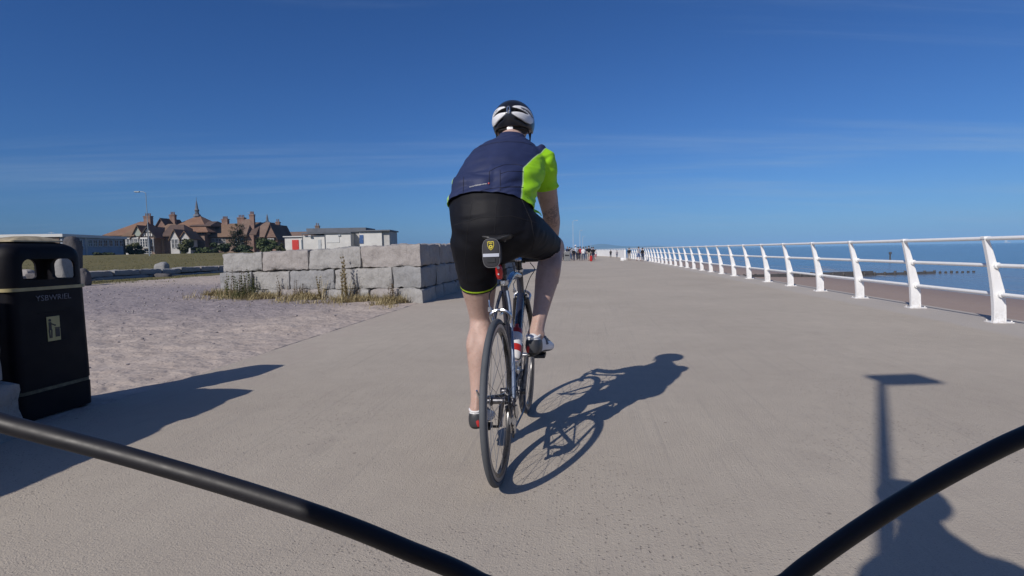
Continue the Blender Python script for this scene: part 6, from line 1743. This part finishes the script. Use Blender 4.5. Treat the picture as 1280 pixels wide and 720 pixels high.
# ---------------------------------------------------------------- walkers far along the promenade
def walker_meshes(step, arms):
    f = Figure(); Y = V((0, 1, 0))
    f.limb('torso', [((0, 0, .92), .15, .10), ((0, 0, 1.05), .155, .105), ((0, 0, 1.2), .15, .10), ((0, 0, 1.36), .175, .105), ((0, 0, 1.43), .12, .08)], side=Y, n=14, spread_=.07)
    f.limb('head', [((0, 0, 1.44), .055, .058), ((.01, 0, 1.53), .05, .055)], side=Y, n=12)
    f.seg.append(('head', V((.01, 0, 1.57)), V((.01, 0, 1.68)), .08, .08))
    add_head(f.bm, V((.012, 0, 1.63)), V((1, 0, 0)), V((0, 0, 1)))
    for s, q in ((1, 'l'), (-1, 'r')):
        a = step * s
        hip, kn, an = V((0, s * .09, .92)), V((.04 + a * .5, s * .095, .50)), V((a * 1.0 - .03 * (a < 0), s * .095, .09 + .05 * (a < 0) * abs(step) / .2))
        f.limb('thigh' + q, [(hip, .09, .095), (hip.lerp(kn, .5), .075, .08), (kn, .055, .057)], side=Y, n=12)
        f.limb('shin' + q, [(kn, .055, .057), (kn.lerp(an, .35), .052, .056), (an, .036, .04)], side=Y, n=12)
        f.limb('foot' + q, [(an + V((-.03, 0, -.03)), .038, .035), (an + V((.08, 0, -.05)), .042, .028), (an + V((.17, 0, -.06)), .038, .02)], side=Y, n=10)
        sh_, el, wr = V((0, s * .185, 1.38)), V((-.02 - a * .3, s * .235, 1.11)), V((.06 - a * .9 + arms * .2, s * (.24 - .06 * arms), .90 + arms * .18))
        f.limb('arm' + q, [(sh_, .06, .062), (sh_.lerp(el, .5), .048, .05), (el, .04, .042)], side=Y, n=10)
        f.limb('fore' + q, [(el, .04, .042), (wr, .028, .025)], side=Y, n=10)
        add_hand(f.bm, wr, (wr - el).normalized(), Y * s, V((1, 0, 0)), 1.0, .5); f.seg.append(('fore' + q, wr, wr + (wr - el).normalized() * .16, .03, .02))
    f.finish(.017)
    z1, z2 = V((0, 0, .96)), V((0, 0, 1.455))
    top = garment(f, [(('torso',), z1, V((0, 0, 1))), (('torso', 'head'), z2, V((0, 0, 1)))], lambda l, c: (l == 'torso' and .93 < c.z) and c.z < 1.455 or l.startswith('arm') or (l.startswith('fore') and arms and False), .012, lambda c: .004 * noise.noise(c * 9), .006)
    tr = garment(f, [], lambda l, c: l.startswith('thigh') or (l.startswith('shin') and c.z > .13) or (l == 'torso' and c.z < .97), .012, lambda c: .005 * noise.noise(c * 9), .006)
    sht = garment(f, [], lambda l, c: l.startswith('thigh') and c.z > .50 or (l == 'torso' and c.z < .97), .014, lambda c: .005 * noise.noise(c * 9), .006)
    sho = garment(f, [], lambda l, c: l.startswith('foot'), .008, None, .004)
    return dict(body=f.me, shirt=top, trousers=tr, shorts=sht, shoes=sho)
WK = [walker_meshes(.0, 0), walker_meshes(.22, 0), walker_meshes(-.2, 1)]
hb = bmesh.new(); bmesh.ops.create_icosphere(hb, subdivisions=3, radius=1)
bmesh.ops.delete(hb, geom=[v for v in hb.verts if v.co.z < -.5 + .9 * max(0, v.co.x + .2)], context='VERTS')
for v in hb.verts: v.co = V((v.co.x * .112, v.co.y * .092, v.co.z * .115)) + V((.002, 0, 1.652))
HAIR = bm_mesh(hb, 'hair')
hb = bmesh.new(); lathe(hb, [(.17, 1.665), (.172, 1.672), (.108, 1.685), (.10, 1.76), (.07, 1.785), (.01, 1.79)], seg=18); HAT = bm_mesh(hb, 'hat')
CL = {}
def cloth(name, c):
    if name not in CL: CL[name] = mat('cloth_' + name, c, .85, var=.15, vscale=7, spec=.2)
    return CL[name]
C_ = dict(black=(.014, .014, .017), navy=(.02, .028, .06), white=(.66, .67, .69), red=(.36, .035, .05), grey=(.26, .26, .29), blue=(.06, .10, .22), pale=(.42, .50, .60), pink=(.45, .18, .2), stone=(.32, .28, .24), denim=(.05, .075, .13))
def walker(label, px, foot, headtop, kind, face, shirt, legs, shorts=False, hat=None, hair=True, group='far walkers on the promenade'):
    p = on_z(px, foot); Y = p.y; hgt_m = at_y(px, headtop, Y).z; s = hgt_m / 1.76
    m_ = WK[kind]; per = link('person', m_['body'].copy() if False else m_['body'], None); 
    if len(m_['body'].materials) == 0: m_['body'].materials.append(M['skin'])
    per.location = (p.x, p.y, .0 + .005); per.scale = (s, s, s); per.rotation_euler = (0, 0, radians(face)); tag(per, label, 'person', group)
    def wear(name, me, m):
        o = link(name, me, None, per)
        if len(me.materials) == 0: me.materials.append(m)
        o.material_slots[0].link = 'OBJECT'; o.material_slots[0].material = m
    wear('shirt', m_['shirt'], cloth(shirt, C_[shirt])); wear('shorts' if shorts else 'trousers', m_['shorts' if shorts else 'trousers'], cloth(legs, C_[legs])); wear('shoes', m_['shoes'], cloth('black', C_['black']))
    wear('hair', HAIR, M['hair'])
    if hat: wear('hat', HAT, cloth(hat, C_[hat]))
    return per
AWAY = 82.4
WKS = [
 ('person in black standing left of the grey bin, nearest the cyclist', 703.5, 326.2, 308.0, 0, 60, 'black', 'black', False, None),
 ('person in dark clothes behind the grey bin', 709.3, 324.4, 308.2, 0, 250, 'navy', 'black', False, None),
 ('person in grey standing just right of the grey bin', 714.6, 325.4, 309.6, 2, 120, 'grey', 'denim', False, None),
 ('person with a white sun hat and pale blue top', 719.6, 326.0, 306.4, 1, 95, 'pale', 'navy', False, 'white'),
 ('person with a dark top in front of the one in the white hat', 717.4, 326.6, 310.6, 0, 80, 'black', 'navy', False, None),
 ('person in a red top behind the one in the white shirt', 725.4, 325.8, 308.0, 0, 85, 'red', 'navy', False, None),
 ('person in a white shirt and navy trousers seen from behind', 729.3, 326.2, 308.8, 1, AWAY, 'white', 'denim', False, None),
 ('tall person in a black top with bare legs', 736.2, 326.3, 307.2, 1, 70, 'black', 'stone', True, None),
 ('person in dark clothes right of the red bag', 741.6, 326.4, 308.6, 0, 100, 'black', 'navy', False, None),
 ('shorter person in a white top at the right end of the group', 744.8, 325.2, 311.6, 2, 110, 'white', 'pink', True, None),
 ('dark figure between the grey bin and the group, half hidden', 712.2, 324.8, 308.6, 1, 90, 'black', 'denim', False, None),
 ('person in a brown top between the white hat and the red top', 722.6, 325.2, 308.4, 1, 75, 'stone', 'black', False, None),
 ('dark haired person in navy behind the white shirt', 732.4, 325.0, 308.2, 0, 95, 'navy', 'denim', False, None),
 ('person in grey at the back right of the group', 739.4, 324.6, 308.9, 0, 80, 'grey', 'black', False, None),
 ('person in black at the very left, mostly behind the cyclist', 700.8, 326.0, 308.6, 0, 90, 'black', 'denim', False, None),
 ('lone dark walker in the middle distance before the white parapet', 763.4, 322.4, 312.2, 1, AWAY, 'black', 'black', False, None),
 ('smaller grey walker right of the lone dark one', 771.2, 322.6, 312.6, 1, AWAY, 'grey', 'denim', False, None),
 ('person in dark clothes standing by the white block at the railing', 786.5, 325.6, 309.6, 0, 60, 'black', 'stone', False, None),
 ('person in a pale grey top and blue shorts leaning at the railing', 798.2, 326.6, 308.4, 2, 20, 'grey', 'blue', True, None),
 ('dark haired person in dark clothes beside the one in pale grey at the railing', 803.2, 326.6, 309.6, 0, 40, 'black', 'navy', False, None)]
for q in WKS: walker(*q)
# red holdall, grey bin, white block
p = on_z(738.8, 326.8); bm = bmesh.new(); box(bm, (0, 0, .24), (.2, .2, .46)); bag_ = thing('holdall', 'red bag standing on the ground among the far walkers', 'bag', (p.x, p.y, .0)); obj('body', bm, M['red_plastic'], bag_, bevel=.05)
bm = bmesh.new(); tube(bm, smooth_path([(-.07, 0, .44), (-.05, 0, .58), (.05, 0, .58), (.07, 0, .44)], 4), .015, seg=6); obj('handle', bm, M['black_rubber'], bag_)
p = on_z(708.8, 326.4); gbn = thing('litter_bin', 'grey litter bin standing among the far walkers right of the cyclist', 'litter bin', (p.x, p.y, 0), -PHI)
bm = bmesh.new(); box(bm, (0, 0, .36), (.52, .42, .72)); obj('body', bm, mat('bin_grey', (.16, .165, .17), .6, var=.15), gbn, smooth=False, bevel=.03)
bm = bmesh.new(); box(bm, (0, 0, .775), (.56, .46, .10)); obj('lid', bm, mat('bin_grey_lid', (.22, .225, .23), .5), gbn, smooth=False, bevel=.03)
bm = bmesh.new(); box(bm, (0, -.215, .5), (.36, .02, .12)); obj('slot', bm, M['black_plastic'], gbn, smooth=False)
p = on_z(779.8, 326.2); cb = obj('concrete_block', block_bm(((.42, 0, 0), (0, .5, 0), (0, 0, .27)), 90, res=.08), M['white_paint'], loc=(p.x - .21, p.y, -.005)); tag(cb, 'low white painted block at the foot of the far railing', 'block')
